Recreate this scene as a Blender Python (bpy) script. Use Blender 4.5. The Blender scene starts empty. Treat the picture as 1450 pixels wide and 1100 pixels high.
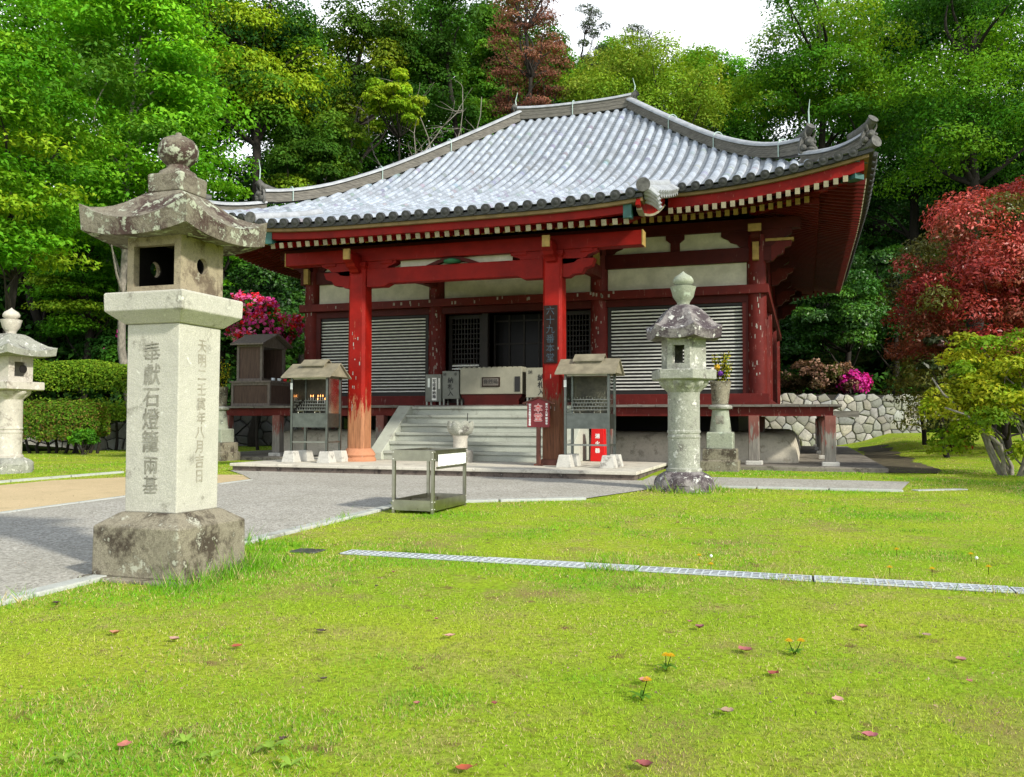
import bpy, math, random
import numpy as np
from mathutils import Matrix, Vector
R = math.radians
sc = bpy.context.scene
COL = sc.collection
# ---------------------------------------------------------------- camera
CAM = np.array([0.91, -18.91, 0.903]); YAW, PITCH, ROLL, FPX = 0.3247, 0.038, 0.003, 1225.0
cd = bpy.data.cameras.new('camera'); cam = bpy.data.objects.new('camera', cd); COL.objects.link(cam)
cd.sensor_fit = 'HORIZONTAL'; cd.sensor_width = 36; cd.lens = 36*FPX/1450; cd.clip_end = 900; cd.clip_start = .05
cam.matrix_world = Matrix.Translation(Vector(CAM)) @ Matrix.Rotation(YAW, 4, 'Z') @ Matrix.Rotation(R(90)+PITCH, 4, 'X') @ Matrix.Rotation(ROLL, 4, 'Z')
sc.camera = cam
# ---------------------------------------------------------------- light
SUN_AZ, SUN_EL = R(115), R(33)
sd = bpy.data.lights.new('sun', 'SUN'); sun = bpy.data.objects.new('sun', sd); COL.objects.link(sun)
sd.energy = 3.3; sd.angle = R(4); sd.color = (1, .95, .84)
sdir = Vector((math.sin(SUN_AZ)*math.cos(SUN_EL), math.cos(SUN_AZ)*math.cos(SUN_EL), math.sin(SUN_EL)))
sun.rotation_euler = sdir.to_track_quat('Z', 'Y').to_euler(); sun.location = (10, -10, 30)
W = bpy.data.worlds.new('World'); sc.world = W; W.use_nodes = True
wn = W.node_tree; wn.nodes.clear()
sky = wn.nodes.new('ShaderNodeTexSky'); sky.sky_type = 'NISHITA'; sky.sun_disc = False
sky.sun_elevation = SUN_EL; sky.sun_rotation = SUN_AZ; sky.air_density = 1.0; sky.dust_density = 1.5
tc = wn.nodes.new('ShaderNodeTexCoord'); cn = wn.nodes.new('ShaderNodeTexNoise'); cn.inputs['Scale'].default_value = 2.2; cn.inputs['Detail'].default_value = 5
cr = wn.nodes.new('ShaderNodeValToRGB'); cr.color_ramp.elements[0].position = .48; cr.color_ramp.elements[1].position = .72
mx = wn.nodes.new('ShaderNodeMix'); mx.data_type = 'RGBA'; mx.inputs[7].default_value = (9.8, 10.2, 10.6, 1)
bg = wn.nodes.new('ShaderNodeBackground'); bg.inputs['Strength'].default_value = .12
wo = wn.nodes.new('ShaderNodeOutputWorld')
L = wn.links.new
L(tc.outputs['Generated'], cn.inputs['Vector']); L(cn.outputs['Fac'], cr.inputs['Fac'])
sz = wn.nodes.new('ShaderNodeSeparateXYZ'); L(tc.outputs['Generated'], sz.inputs[0])
hz_ = wn.nodes.new('ShaderNodeMapRange'); hz_.interpolation_type = 'SMOOTHSTEP'; hz_.inputs['From Min'].default_value = .62; hz_.inputs['From Max'].default_value = .40; L(sz.outputs[2], hz_.inputs['Value'])   # bank of bright cloud low in the sky
mxm = wn.nodes.new('ShaderNodeMath'); mxm.operation = 'MAXIMUM'; L(hz_.outputs[0], mxm.inputs[0]); L(cr.outputs['Color'], mxm.inputs[1]); L(mxm.outputs[0], mx.inputs[0])
L(sky.outputs[0], mx.inputs[6]); L(mx.outputs[2], bg.inputs['Color']); L(bg.outputs[0], wo.inputs['Surface'])
sc.view_settings.view_transform = 'Standard'; sc.view_settings.look = 'None'; sc.view_settings.exposure = .6
sc.cycles.max_bounces = 6; sc.cycles.transparent_max_bounces = 8; sc.cycles.use_denoising = True

rng = np.random.default_rng(7); random.seed(7)
# ---------------------------------------------------------------- helpers
ORG = {}
def tag(o, label=None, cat=None, group=None, kind=None):
    if label: o['label'] = label
    if cat: o['category'] = cat
    if group: o['group'] = group
    if kind: o['kind'] = kind
    return o
def thing(name, label, cat, loc=(0, 0, 0), group=None):
    o = bpy.data.objects.new(name, None); COL.objects.link(o); o.location = loc; o.empty_display_size = .2
    ORG[o] = np.array(loc, float); return tag(o, label, cat, group)
def link_mesh(name, verts, faces, mat, parent=None, smooth=False, bevel=0, loops=None, loc=None, angle=None):
    me = bpy.data.meshes.new(name)
    org = ORG.get(parent, np.zeros(3)) if loc is None else np.array(loc, float)
    v = np.asarray(verts, float).reshape(-1, 3) - org
    me.from_pydata(v.tolist(), [], faces); me.update()
    if smooth:
        me.polygons.foreach_set('use_smooth', np.ones(len(me.polygons), bool))
        if angle: me.set_sharp_from_angle(angle=R(angle))
    for m in (mat if isinstance(mat, (list, tuple)) else [mat]): me.materials.append(m)
    o = bpy.data.objects.new(name, me); COL.objects.link(o)
    if parent is not None: o.parent = parent; ORG[o] = org
    elif loc is not None: o.location = loc; ORG[o] = org
    if bevel:
        b = o.modifiers.new('bevel', 'BEVEL'); b.width = bevel; b.segments = 2; b.limit_method = 'ANGLE'; b.angle_limit = R(35)
    return o
class MB:
    def __init__(s): s.v = []; s.f = []; s.mi = []; s.col = []
    def add(s, v, f, mi=0, col=None):
        n = len(s.v); s.v += [tuple(map(float, p)) for p in v]
        s.f += [tuple(i+n for i in q) for q in f]; s.mi += [mi]*len(f)
        if col is not None: s.col += [col]*len(v)
        return s
    def box(s, x0, x1, y0, y1, z0, z1, mi=0, t=0):
        if x0 > x1: x0, x1 = x1, x0
        if y0 > y1: y0, y1 = y1, y0
        v = [(x0, y0, z0), (x1, y0, z0), (x1, y1, z0), (x0, y1, z0), (x0+t, y0+t, z1), (x1-t, y0+t, z1), (x1-t, y1-t, z1), (x0+t, y1-t, z1)]
        return s.add(v, [(3, 2, 1, 0), (4, 5, 6, 7), (0, 1, 5, 4), (1, 2, 6, 5), (2, 3, 7, 6), (3, 0, 4, 7)], mi)
    def beam(s, a, b, w, h, mi=0, up=(0, 0, 1)):
        a, b = Vector(a), Vector(b); d = (b-a).normalized(); x = d.cross(Vector(up)).normalized(); z = x.cross(d)
        v = []
        for p in (a, b):
            for sx, sz in ((-1, -1), (1, -1), (1, 1), (-1, 1)): v.append(p+x*(sx*w/2)+z*(sz*h/2))
        return s.add(v, [(0, 1, 2, 3), (7, 6, 5, 4), (0, 4, 5, 1), (1, 5, 6, 2), (2, 6, 7, 3), (3, 7, 4, 0)], mi)
    def prism(s, pts, plane, a0, a1, mi=0):
        n = len(pts)
        def mk(p, a):
            return (p[0], a, p[1]) if plane == 'xz' else (a, p[0], p[1]) if plane == 'yz' else (p[0], p[1], a)
        v = [mk(p, a0) for p in pts]+[mk(p, a1) for p in pts]
        f = [tuple(range(n))[::-1], tuple(range(n, 2*n))]+[(i, (i+1) % n, (i+1) % n+n, i+n) for i in range(n)]
        return s.add(v, f, mi)
    def rings(s, rings, cap=True, mi=0):
        n = len(rings[0]); v = [p for r in rings for p in r]; f = []
        for k in range(len(rings)-1):
            for i in range(n):
                j = (i+1) % n; f.append((k*n+i, k*n+j, (k+1)*n+j, (k+1)*n+i))
        if cap: f += [tuple(range(n))[::-1], tuple(range((len(rings)-1)*n, len(rings)*n))]
        return s.add(v, f, mi)
    def lathe(s, prof, n, cx, cy, rot=0, mi=0, wob=None):
        rs = []
        for r, z in prof:
            rs.append([(cx+r*(wob(a, z) if wob else 1)*math.cos(a+rot), cy+r*(wob(a, z) if wob else 1)*math.sin(a+rot), z) for a in [2*math.pi*i/n for i in range(n)]])
        return s.rings(rs, mi=mi)
    def sq(s, prof, cx, cy, mi=0):
        return s.rings([[(cx-h, cy-h, z), (cx+h, cy-h, z), (cx+h, cy+h, z), (cx-h, cy+h, z)] for h, z in prof], mi=mi)
    def tube(s, path, rad, n=8, mi=0, cap=True):
        P = [Vector(p) for p in path]; rs = []
        x = None
        for i, p in enumerate(P):
            d = (P[min(i+1, len(P)-1)]-P[max(i-1, 0)]).normalized()
            if x is None: x = d.orthogonal().normalized()
            x = (x-d*x.dot(d)).normalized(); y = d.cross(x)
            r = rad[i] if isinstance(rad, (list, tuple, np.ndarray)) else rad
            rs.append([p+x*(r*math.cos(2*math.pi*k/n))+y*(r*math.sin(2*math.pi*k/n)) for k in range(n)])
        return s.rings(rs, cap, mi)
    def build(s, name, mat, parent=None, smooth=False, bevel=0, loc=None, angle=None):
        o = link_mesh(name, s.v, s.f, mat, parent, smooth, bevel, loc=loc, angle=angle)
        if isinstance(mat, (list, tuple)): o.data.polygons.foreach_set('material_index', np.array(s.mi, np.int32))
        if s.col and len(s.col) == len(s.v):
            a = o.data.color_attributes.new('tint', 'FLOAT_COLOR', 'POINT')
            c = np.ones((len(s.v), 4), np.float32); c[:, :3] = np.array(s.col, np.float32); a.data.foreach_set('color', c.ravel())
        return o
def copy_tree(o, parent=None, loc=None):
    c = o.copy(); COL.objects.link(c)
    if parent is not None: c.parent = parent
    if loc is not None: c.location = loc
    for ch in list(o.children): copy_tree(ch, c)
    return c
def spot(px, D):            # a bearing (as a column of the photograph) and a depth in metres -> ground plan position
    X = (px-725)/FPX*D
    return CAM[0]+math.cos(YAW)*X-math.sin(YAW)*D, CAM[1]+math.sin(YAW)*X+math.cos(YAW)*D
def hgt(py, D): return CAM[2]+(597-py)*D/FPX
def sstep(a, b, x): t = np.clip((x-a)/(b-a), 0, 1); return t*t*(3-2*t)
def gz(u, v):
    u = np.asarray(u, float); v = np.asarray(v, float)
    return .0172*(np.clip(v, -40, -3.5)+3.5)+sstep(2.2, 4.2, u)*np.clip(v-2, 0, 14)*.036
def vnoise(x, y, seed=0):
    def h(i, j):
        n = np.sin(i*127.1+j*311.7+seed*74.7)*43758.5453; return n-np.floor(n)
    i, j = np.floor(x), np.floor(y); fx, fy = x-i, y-j; fx = fx*fx*(3-2*fx); fy = fy*fy*(3-2*fy)
    return (h(i, j)*(1-fx)+h(i+1, j)*fx)*(1-fy)+(h(i, j+1)*(1-fx)+h(i+1, j+1)*fx)*fy
# ---------------------------------------------------------------- materials
def newmat(name):
    m = bpy.data.materials.new(name); m.use_nodes = True; nt = m.node_tree
    return m, nt, nt.nodes['Principled BSDF']
def node(nt, t, **kw):
    n = nt.nodes.new(t)
    for k, v in kw.items():
        if k.startswith('_'): setattr(n, k[1:], v)
        else: n.inputs[k.replace('_', ' ')].default_value = v
    return n
def noise(nt, vec, scale, detail=3, rough=.55, lo=None, hi=None):
    n = node(nt, 'ShaderNodeTexNoise', Scale=scale, Detail=detail, Roughness=rough); nt.links.new(vec, n.inputs['Vector'])
    if lo is None: return n.outputs['Fac']
    r = node(nt, 'ShaderNodeMapRange', From_Min=lo, From_Max=hi); r.clamp = True; nt.links.new(n.outputs['Fac'], r.inputs['Value']); return r.outputs['Result']
def mixc(nt, fac, a, b, mode='MIX'):
    m = node(nt, 'ShaderNodeMix', _data_type='RGBA', _blend_type=mode)
    for k, x in ((0, fac), (6, a), (7, b)):
        if hasattr(x, 'is_linked'): nt.links.new(x, m.inputs[k])
        elif k == 0: m.inputs[0].default_value = x
        else: m.inputs[k].default_value = (*x, 1)
    return m.outputs[2]
def coords(nt, kind='Object'): return nt.nodes.new('ShaderNodeTexCoord').outputs[kind]
def worldpos(nt): return nt.nodes.new('ShaderNodeNewGeometry').outputs['Position']
def scaled(nt, vec, s):
    m = node(nt, 'ShaderNodeMapping'); m.inputs['Scale'].default_value = s; nt.links.new(vec, m.inputs['Vector']); return m.outputs[0]
def math_(nt, op, a, b=None, c=None):
    n = node(nt, 'ShaderNodeMath', _operation=op)
    for i, x in enumerate((a, b, c)):
        if x is None: continue
        if hasattr(x, 'is_linked'): nt.links.new(x, n.inputs[i])
        else: n.inputs[i].default_value = x
    return n.outputs[0]
def bump(nt, b, h, strength=.3, dist=.02):
    n = node(nt, 'ShaderNodeBump', Strength=strength, Distance=dist); nt.links.new(h, n.inputs['Height']); nt.links.new(n.outputs[0], b.inputs['Normal'])
def basic(name, col, rough=.7, var=.25, scale=6, bmp=.15, metal=0, spec=.4, stretch=(1, 1, 1), col2=None):
    m, nt, b = newmat(name); v = scaled(nt, worldpos(nt), stretch)
    c2 = col2 or tuple(c*(1-var) for c in col)
    f = noise(nt, v, scale, 5, .6, .35, .65)
    f2 = noise(nt, v, scale*7, 3, .6, .3, .7)
    c = mixc(nt, f, c2, col); c = mixc(nt, math_(nt, 'MULTIPLY', f2, .35), c, tuple(x*(1-var*1.2) for x in col))
    nt.links.new(c, b.inputs['Base Color'])
    b.inputs['Roughness'].default_value = rough; b.inputs['Metallic'].default_value = metal; b.inputs['Specular IOR Level'].default_value = spec
    if bmp: bump(nt, b, noise(nt, v, scale*5, 4), bmp, .01)
    return m
def stone(name, base, dark, lichen, dark_amt=.5, lichen_amt=.5, speck=.5, bmp=.4, streak=False):
    m, nt, b = newmat(name); v = worldpos(nt)
    sp = noise(nt, v, 140, 2, .7, .38, .62); c = mixc(nt, math_(nt, 'MULTIPLY', sp, speck), tuple(min(1, x*1.1) for x in base), tuple(x*.55 for x in base))
    c = mixc(nt, noise(nt, v, 3.5, 4, .6, .4, .7), c, mixc(nt, .5, c, tuple(x*.75 for x in base)))
    vs = scaled(nt, v, (1, 1, .35)) if streak else v
    c = mixc(nt, noise(nt, vs, 4.5, 6, .68, .62-.22*dark_amt, .72-.22*dark_amt), c, dark)
    c = mixc(nt, math_(nt, 'MULTIPLY', noise(nt, v, 26, 5, .7, .5, .6), .5*dark_amt), c, tuple(x*.6 for x in dark))
    c = mixc(nt, noise(nt, v, 9, 6, .72, .66-.2*lichen_amt, .72-.2*lichen_amt), c, lichen)
    nt.links.new(c, b.inputs['Base Color']); b.inputs['Roughness'].default_value = .9; b.inputs['Specular IOR Level'].default_value = .2
    h = math_(nt, 'ADD', noise(nt, v, 60, 5, .7), math_(nt, 'MULTIPLY', noise(nt, v, 12, 4), 1.5)); bump(nt, b, h, bmp, .012)
    return m
def painted(name, col, worn, wear=.4, z_bare=None, bare=None, streak=True, rough=.55):
    m, nt, b = newmat(name); p = worldpos(nt); v = scaled(nt, p, (9, 9, 1.6) if streak else (4, 4, 4))
    c = mixc(nt, noise(nt, p, 3, 4, .6, .35, .7), col, tuple(x*.62 for x in col))
    c = mixc(nt, noise(nt, v, 2.2, 6, .7, .68-.22*wear, .74-.2*wear), c, worn)
    if z_bare is not None:
        s = node(nt, 'ShaderNodeSeparateXYZ'); nt.links.new(p, s.inputs[0])
        k = math_(nt, 'SUBTRACT', z_bare, s.outputs[2]); k = math_(nt, 'ADD', math_(nt, 'MULTIPLY', k, 1.6), math_(nt, 'MULTIPLY', math_(nt, 'SUBTRACT', noise(nt, v, 1.5, 6, .7), .5), 4))
        k = math_(nt, 'MULTIPLY', k, 4); k.node.use_clamp = True
        c = mixc(nt, k, c, mixc(nt, noise(nt, scaled(nt, p, (30, 30, 2)), 1.5, 5, .7, .35, .65), bare, tuple(x*.5 for x in bare)))
    nt.links.new(c, b.inputs['Base Color']); b.inputs['Roughness'].default_value = rough; b.inputs['Specular IOR Level'].default_value = .15
    bump(nt, b, noise(nt, v, 5, 6, .7), .25, .006)
    return m
def metal(name, col, rough=.3):
    m, nt, b = newmat(name); p = worldpos(nt)
    c = mixc(nt, noise(nt, p, 8, 4, .6, .35, .7), col, tuple(x*.7 for x in col)); nt.links.new(c, b.inputs['Base Color'])
    b.inputs['Metallic'].default_value = 1; r = math_(nt, 'ADD', math_(nt, 'MULTIPLY', noise(nt, p, 12, 4), .25), rough-.1); nt.links.new(r, b.inputs['Roughness'])
    return m
def foliage(name, trans=.35, rough=.5, spec=.35):
    m, nt, b = newmat(name); a = node(nt, 'ShaderNodeAttribute', _attribute_name='tint')
    nt.links.new(a.outputs['Color'], b.inputs['Base Color']); b.inputs['Roughness'].default_value = rough; b.inputs['Specular IOR Level'].default_value = spec
    t = node(nt, 'ShaderNodeBsdfTranslucent'); c = mixc(nt, 1, a.outputs['Color'], (1.25, 1.15, .55), 'MULTIPLY'); nt.links.new(c, t.inputs['Color'])
    x = node(nt, 'ShaderNodeMixShader', Fac=trans); nt.links.new(b.outputs[0], x.inputs[1]); nt.links.new(t.outputs[0], x.inputs[2])
    nt.links.new(x.outputs[0], nt.nodes['Material Output'].inputs['Surface']); return m
def tinted(name, rough=.6, spec=.4, bmp=.1, mottled=.25):
    m, nt, b = newmat(name); a = node(nt, 'ShaderNodeAttribute', _attribute_name='tint'); p = worldpos(nt)
    c = mixc(nt, math_(nt, 'MULTIPLY', noise(nt, p, 14, 5, .65, .4, .7), mottled), a.outputs['Color'], (.12, .12, .12)); c = mixc(nt, math_(nt, 'MULTIPLY', noise(nt, p, 1.3, 6, .7, .45, .75), mottled*1.4), c, (.17, .165, .15)); nt.links.new(c, b.inputs['Base Color'])
    b.inputs['Roughness'].default_value = rough; b.inputs['Specular IOR Level'].default_value = spec
    bump(nt, b, noise(nt, p, 60, 4), bmp, .004); return m
M = dict(
    granite=stone('granite', (.50, .49, .42), (.17, .16, .13), (.62, .62, .54), .12, .2, .6, .35),
    granite_low=stone('weathered_granite', (.27, .245, .18), (.065, .052, .038), (.40, .40, .32), .62, .4, .8, .18),
    capstone=stone('lichen_capstone', (.22, .20, .15), (.07, .045, .038), (.40, .43, .33), .75, .62, .5, .7),
    firestone=stone('sooty_stone', (.34, .29, .20), (.13, .10, .07), (.36, .34, .26), .5, .2, .5, .4),
    stone2=stone('grey_lantern_stone', (.37, .38, .32), (.10, .09, .08), (.58, .58, .53), .45, .5, .95, .6),
    cap2=stone('dark_lantern_cap', (.26, .24, .23), (.07, .055, .06), (.56, .56, .52), .8, .5, .6, .7),
    green_stone=stone('mossy_green_stone', (.32, .345, .265), (.09, .09, .075), (.42, .48, .38), .35, .4, .6, .5),
    stone3=stone('pale_lantern_stone', (.52, .49, .42), (.22, .19, .16), (.64, .62, .55), .35, .4, .5, .4),
    step=stone('step_stone', (.40, .42, .36), (.24, .24, .2), (.46, .48, .42), .2, .2, .3, .15),
    cheek=stone('cheek_stone', (.42, .44, .37), (.26, .26, .22), (.48, .5, .44), .2, .2, .3, .15),
    concrete=stone('concrete', (.56, .53, .44), (.33, .3, .25), (.62, .6, .52), .3, .3, .2, .15),
    block=stone('concrete_block', (.50, .49, .44), (.2, .19, .17), (.56, .55, .5), .3, .3, .3, .3),
    darkedge=stone('dark_stained_edge', (.15, .12, .10), (.05, .04, .035), (.3, .28, .24), .5, .2, .4, .4), slab=stone('weathered_slab', (.22, .20, .165), (.09, .08, .065), (.3, .29, .24), .5, .25, .4, .4),
    plinth=stone('plinth_plaster', (.50, .46, .37), (.3, .27, .21), (.55, .52, .44), .4, .2, .1, .15),
    red=painted('vermilion_paint', (.22, .006, .003), (.42, .20, .13), .25),
    redp=painted('porch_pillar_paint', (.27, .008, .004), (.45, .16, .09), .25, 1.25, (.44, .2, .10)),
    redr=painted('porch_pillar_paint_brown_foot', (.27, .008, .004), (.36, .10, .06), .2, 1.45, (.20, .085, .045)),
    redb=painted('vermilion_beam', (.21, .006, .003), (.22, .03, .02), .25),
    oldred=painted('faded_red_paint', (.12, .014, .011), (.26, .17, .14), .32),
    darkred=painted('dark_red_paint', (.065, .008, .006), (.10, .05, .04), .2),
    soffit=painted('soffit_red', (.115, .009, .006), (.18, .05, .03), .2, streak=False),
    postwood=painted('deck_post_wood', (.22, .085, .07), (.26, .2, .17), .3, .75, (.27, .25, .22)),
    footstone=stone('orange_foot_stone', (.48, .22, .12), (.26, .1, .05), (.5, .34, .24), .3, .2, .3, .3),
    deckwood=basic('deck_wood', (.20, .18, .155), .85, .5, 4, .3, stretch=(1, 6, 6)),
    cabinet=basic('old_cabinet_wood', (.105, .062, .045), .8, .5, 5, .3, stretch=(10, 10, .8)),
    cabframe=basic('grey_frame_wood', (.17, .14, .12), .85, .4, 5, .3, stretch=(4, 4, 2)),
    plaster=basic('wall_plaster', (.60, .57, .47), .9, .3, 3, .08, spec=.15),
    slat=basic('weathered_white_slat', (.74, .74, .69), .75, .35, 9, .15, stretch=(1, 1, 6)),
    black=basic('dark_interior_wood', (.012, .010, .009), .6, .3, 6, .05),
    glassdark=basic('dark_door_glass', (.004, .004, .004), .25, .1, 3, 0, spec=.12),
    ochre=basic('ochre_paint', (.40, .26, .07), .7, .4, 9, .1),
    cream=basic('rafter_end_paint', (.36, .32, .21), .7, .5, 4, .1),
    teal=basic('verdigris_copper', (.035, .13, .115), .55, .4, 8, .1),
    gold=basic('eave_board_wood', (.25, .17, .07), .7, .4, 6, .1),
    tile=tinted('roof_tile', .42, .55, .08, .3), darktile=basic('dark_tile_end', (.055, .057, .058), .6, .5, 12, .3),
    ridgetile=basic('ridge_tile_stack', (.21, .195, .165), .75, .6, 5, .3, stretch=(1, 1, 9)),
    ridgetop=basic('ridge_cover_tile', (.42, .44, .46), .45, .35, 5, .1),
    ornament=basic('ornament_tile', (.13, .128, .115), .7, .6, 14, .3),
    strap=basic('pale_copper_strap', (.42, .55, .5), .5, .2, 8, 0),
    steel=metal('stainless_steel', (.42, .41, .33), .3), steeld=metal('dull_steel', (.30, .31, .28), .38), steelm=metal('bright_steel', (.6, .6, .56), .16),
    galv=basic('galvanised_steel', (.66, .72, .75), .45, .2, 12, .05, metal=.1),
    roofmetal=basic('painted_sheet_metal', (.29, .26, .18), .5, .4, 6, .08),
    board_red=basic('sign_board_red', (.22, .02, .025), .6, .15, 6, .05), board_dark=basic('dark_plaque', (.028, .016, .013), .8, .3, 8, .1, spec=.08),
    white=basic('white_paint', (.80, .80, .76), .6, .1, 6, .03), paper=basic('white_paper', (.78, .82, .78), .7, .12, 10, .03),
    ink=basic('black_ink', (.015, .015, .015), .6, .1, 8, 0), redink=basic('red_lettering', (.70, .03, .03), .5, .1, 8, 0), blueink=basic('blue_grey_lettering', (.045, .075, .10), .7, .4, 20, 0),
    carve=basic('carved_shadow_stone', (.17, .16, .125), .95, .5, 16, .2, col2=(.36, .35, .29)), carve2=basic('faint_carving', (.27, .25, .19), .95, .4, 16, .2, col2=(.42, .40, .33)),
    boxgrey=basic('grey_green_box', (.17, .18, .155), .5, .25, 6, .04), saisen=basic('perforated_offering_box', (.30, .29, .22), .45, .2, 5, .03),
    firered=basic('fire_box_red', (.62, .008, .008), .4, .12, 4, .02), brown=basic('brown_post', (.16, .055, .035), .7, .3, 8, .1),
    greenpaint=basic('green_carving_paint', (.02, .16, .07), .6, .4, 8, .1),
    slip=basic('faded_paper_slip', (.42, .38, .33), .9, .5, 12, 0),
    bark=basic('tree_bark', (.03, .024, .018), .95, .5, 6, .6, stretch=(3, 3, 1)), paleb=basic('pale_bark', (.34, .31, .26), .9, .5, 9, .4, stretch=(2, 2, 1)),
    wallstone=tinted('rubble_stone', .9, .2, .5, .55), mortar=basic('wall_gap', (.035, .03, .024), .95, .4, 6, .3),
    leaf=foliage('tree_leaves', .35, .6, .12), needle=foliage('needles', .15, .7, .2), gloss=foliage('glossy_leaves', .22, .4, .35), petal=foliage('petals', .3, .6, .2), blade=foliage('grass_blades', .4, .6, .25),
    dryleaf=tinted('dead_leaf', .7, .3, .1, .3),
)
g, nt, b = newmat('clear_glass'); b.inputs['Transmission Weight'].default_value = 1; b.inputs['Roughness'].default_value = .02; b.inputs['Base Color'].default_value = (.9, .95, .93, 1); b.inputs['IOR'].default_value = 1.3; M['glass'] = g
g, nt, b = newmat('candle_flame'); b.inputs['Emission Color'].default_value = (1, .35, .06, 1); b.inputs['Emission Strength'].default_value = 3; M['flame'] = g
# lawn soil
def lawn_mat():
    m, nt, b = newmat('lawn_soil'); p = worldpos(nt)
    c = mixc(nt, noise(nt, p, .55, 5, .6, .35, .68), (.24, .42, .018), (.40, .48, .04))
    c = mixc(nt, noise(nt, p, 2.3, 5, .65, .5, .72), c, (.38, .33, .11))
    c = mixc(nt, noise(nt, p, 38, 5, .7, .42, .68), c, (.15, .19, .016))
    c = mixc(nt, noise(nt, p, 5, 4, .6, .60, .74), c, (.18, .115, .05))
    c = mixc(nt, noise(nt, p, 1.2, 6, .7, .56, .7), c, (.27, .22, .08))
    nt.links.new(c, b.inputs['Base Color']); b.inputs['Roughness'].default_value = 1; b.inputs['Specular IOR Level'].default_value = .05
    bump(nt, b, noise(nt, p, 70, 5, .7), .8, .02); return m
def gravel_mat(name, c1, c2, c3, sc_=52):
    m, nt, b = newmat(name); p = worldpos(nt)
    vo = node(nt, 'ShaderNodeTexVoronoi', Scale=sc_); nt.links.new(p, vo.inputs['Vector'])
    s = node(nt, 'ShaderNodeSeparateColor'); nt.links.new(vo.outputs['Color'], s.inputs[0])
    c = mixc(nt, s.outputs[0], c1, c2); c = mixc(nt, noise(nt, p, .9, 5, .6, .4, .72), c, mixc(nt, .45, c, c3))
    c = mixc(nt, noise(nt, p, 3.1, 6, .7, .55, .75), c, mixc(nt, .35, c, tuple(x*.5 for x in c3))); c = mixc(nt, noise(nt, p, 30, 3, .6, .62, .7), c, tuple(min(.8, x*1.25) for x in c2))
    nt.links.new(c, b.inputs['Base Color']); b.inputs['Roughness'].default_value = .9; b.inputs['Specular IOR Level'].default_value = .25
    bump(nt, b, vo.outputs['Distance'], .7, .008); return m
M['lawn'] = lawn_mat()
M['path'] = gravel_mat('washed_gravel_paving', (.23, .22, .185), (.50, .48, .42), (.25, .24, .19))
M['sand'] = gravel_mat('packed_sand', (.52, .40, .22), (.62, .49, .29), (.42, .33, .18), 120)
M['kerb'] = stone('kerb_stone', (.44, .46, .42), (.24, .24, .2), (.5, .52, .46), .3, .2, .4, .2)
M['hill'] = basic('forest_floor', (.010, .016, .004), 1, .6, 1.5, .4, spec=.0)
M['earth'] = basic('bare_earth', (.12, .10, .05), .95, .5, 4, .3)
# ---------------------------------------------------------------- text
def text_geo(body, size, spacing=1.0):
    cu = bpy.data.curves.new('t', 'FONT'); cu.body = body; cu.size = size; cu.align_x = 'CENTER'; cu.align_y = 'CENTER'; cu.space_line = spacing; cu.resolution_u = 2
    o = bpy.data.objects.new('t', cu); COL.objects.link(o)
    me = bpy.data.meshes.new_from_object(o.evaluated_get(bpy.context.evaluated_depsgraph_get()))
    v = np.array([p.co for p in me.vertices]).reshape(-1, 3); f = [tuple(p.vertices) for p in me.polygons]
    bpy.data.objects.remove(o); bpy.data.curves.remove(cu); bpy.data.meshes.remove(me)
    return v, f
def lettering(name, body, size, pos, mat, parent, face='-y', vertical=True, sx=1.0, spacing=None, off=.003, bold=0):
    if vertical: body = '\n'.join(body)
    v, f = text_geo(body, size, spacing if spacing else .99)
    if not len(v): return None
    x, z = v[:, 0]*sx, v[:, 1]
    if name in ('inscription', 'carving'): jt = size*.035; x = x+jt*2*(vnoise(x/size*5+pos[2]*9, z/size*5, 3)-.5); z = z+jt*2*(vnoise(x/size*5, z/size*5+7, 4)-.5)
    P = np.array(pos, float); vs = []
    if face == '-y': w = np.stack([P[0]+x, np.full_like(x, P[1]-off), P[2]+z], 1)
    else: w = np.stack([np.full_like(x, P[0]+off), P[1]+x, P[2]+z], 1)
    if bold:
        mb = MB()
        for dx, dz in ((0, 0), (bold, 0), (-bold, 0), (0, bold), (0, -bold)):
            d = np.array([dx, -.0002*(dx != 0)-.0004*(dz > 0)-.0006*(dz < 0)-.0008*(dx < 0), dz]) if face == '-y' else np.array([.0002*(dx != 0)+.0004*(dz > 0)+.0006*(dz < 0), dx, dz])
            mb.add(w+d, f)
        return mb.build(name, mat, parent)
    return link_mesh(name, w, f, mat, parent)
# ================================================================ SETTING
def sheet(name, us, vs, zf, mat, kind='structure', keep=None):
    U, V = np.meshgrid(us, vs); Z = zf(U, V); n, m = len(us), len(vs)
    P = np.stack([U, V, Z], -1).reshape(-1, 3)
    f = [(j*n+i, j*n+i+1, (j+1)*n+i+1, (j+1)*n+i) for j in range(m-1) for i in range(n-1) if keep is None or keep((us[i]+us[i+1])/2, (vs[j]+vs[j+1])/2)]
    return tag(link_mesh(name, P, f, mat, smooth=True), kind=kind)
sheet('ground', np.r_[-220, -90, np.linspace(-40, 40, 81), 90, 260], np.r_[-220, -80, np.linspace(-30, 22, 53), 80, 300], lambda u, v: gz(u, v), M['lawn'])
def hillz(u, v):
    back = np.clip(v-17.5-2*np.sin(u*.23), 0, 60)*.72
    left = np.clip(-20.5-u+.25*np.clip(v, -20, 3), 0, 60)*.55
    right = np.clip(u-10.5-.12*np.clip(v, -20, 40), 0, 60)*.5*sstep(-6, 6, v)
    z = np.sqrt(back**2+left**2+right**2); z = 34*(1-np.exp(-z/34))
    return gz(u, v)-.12+z+(vnoise(u*.35, v*.35, 3)-.5)*np.clip(z, 0, 1.2)
sheet('hill', np.linspace(-80, 75, 90), np.linspace(-20, 100, 80), hillz, M['hill'])
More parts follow.
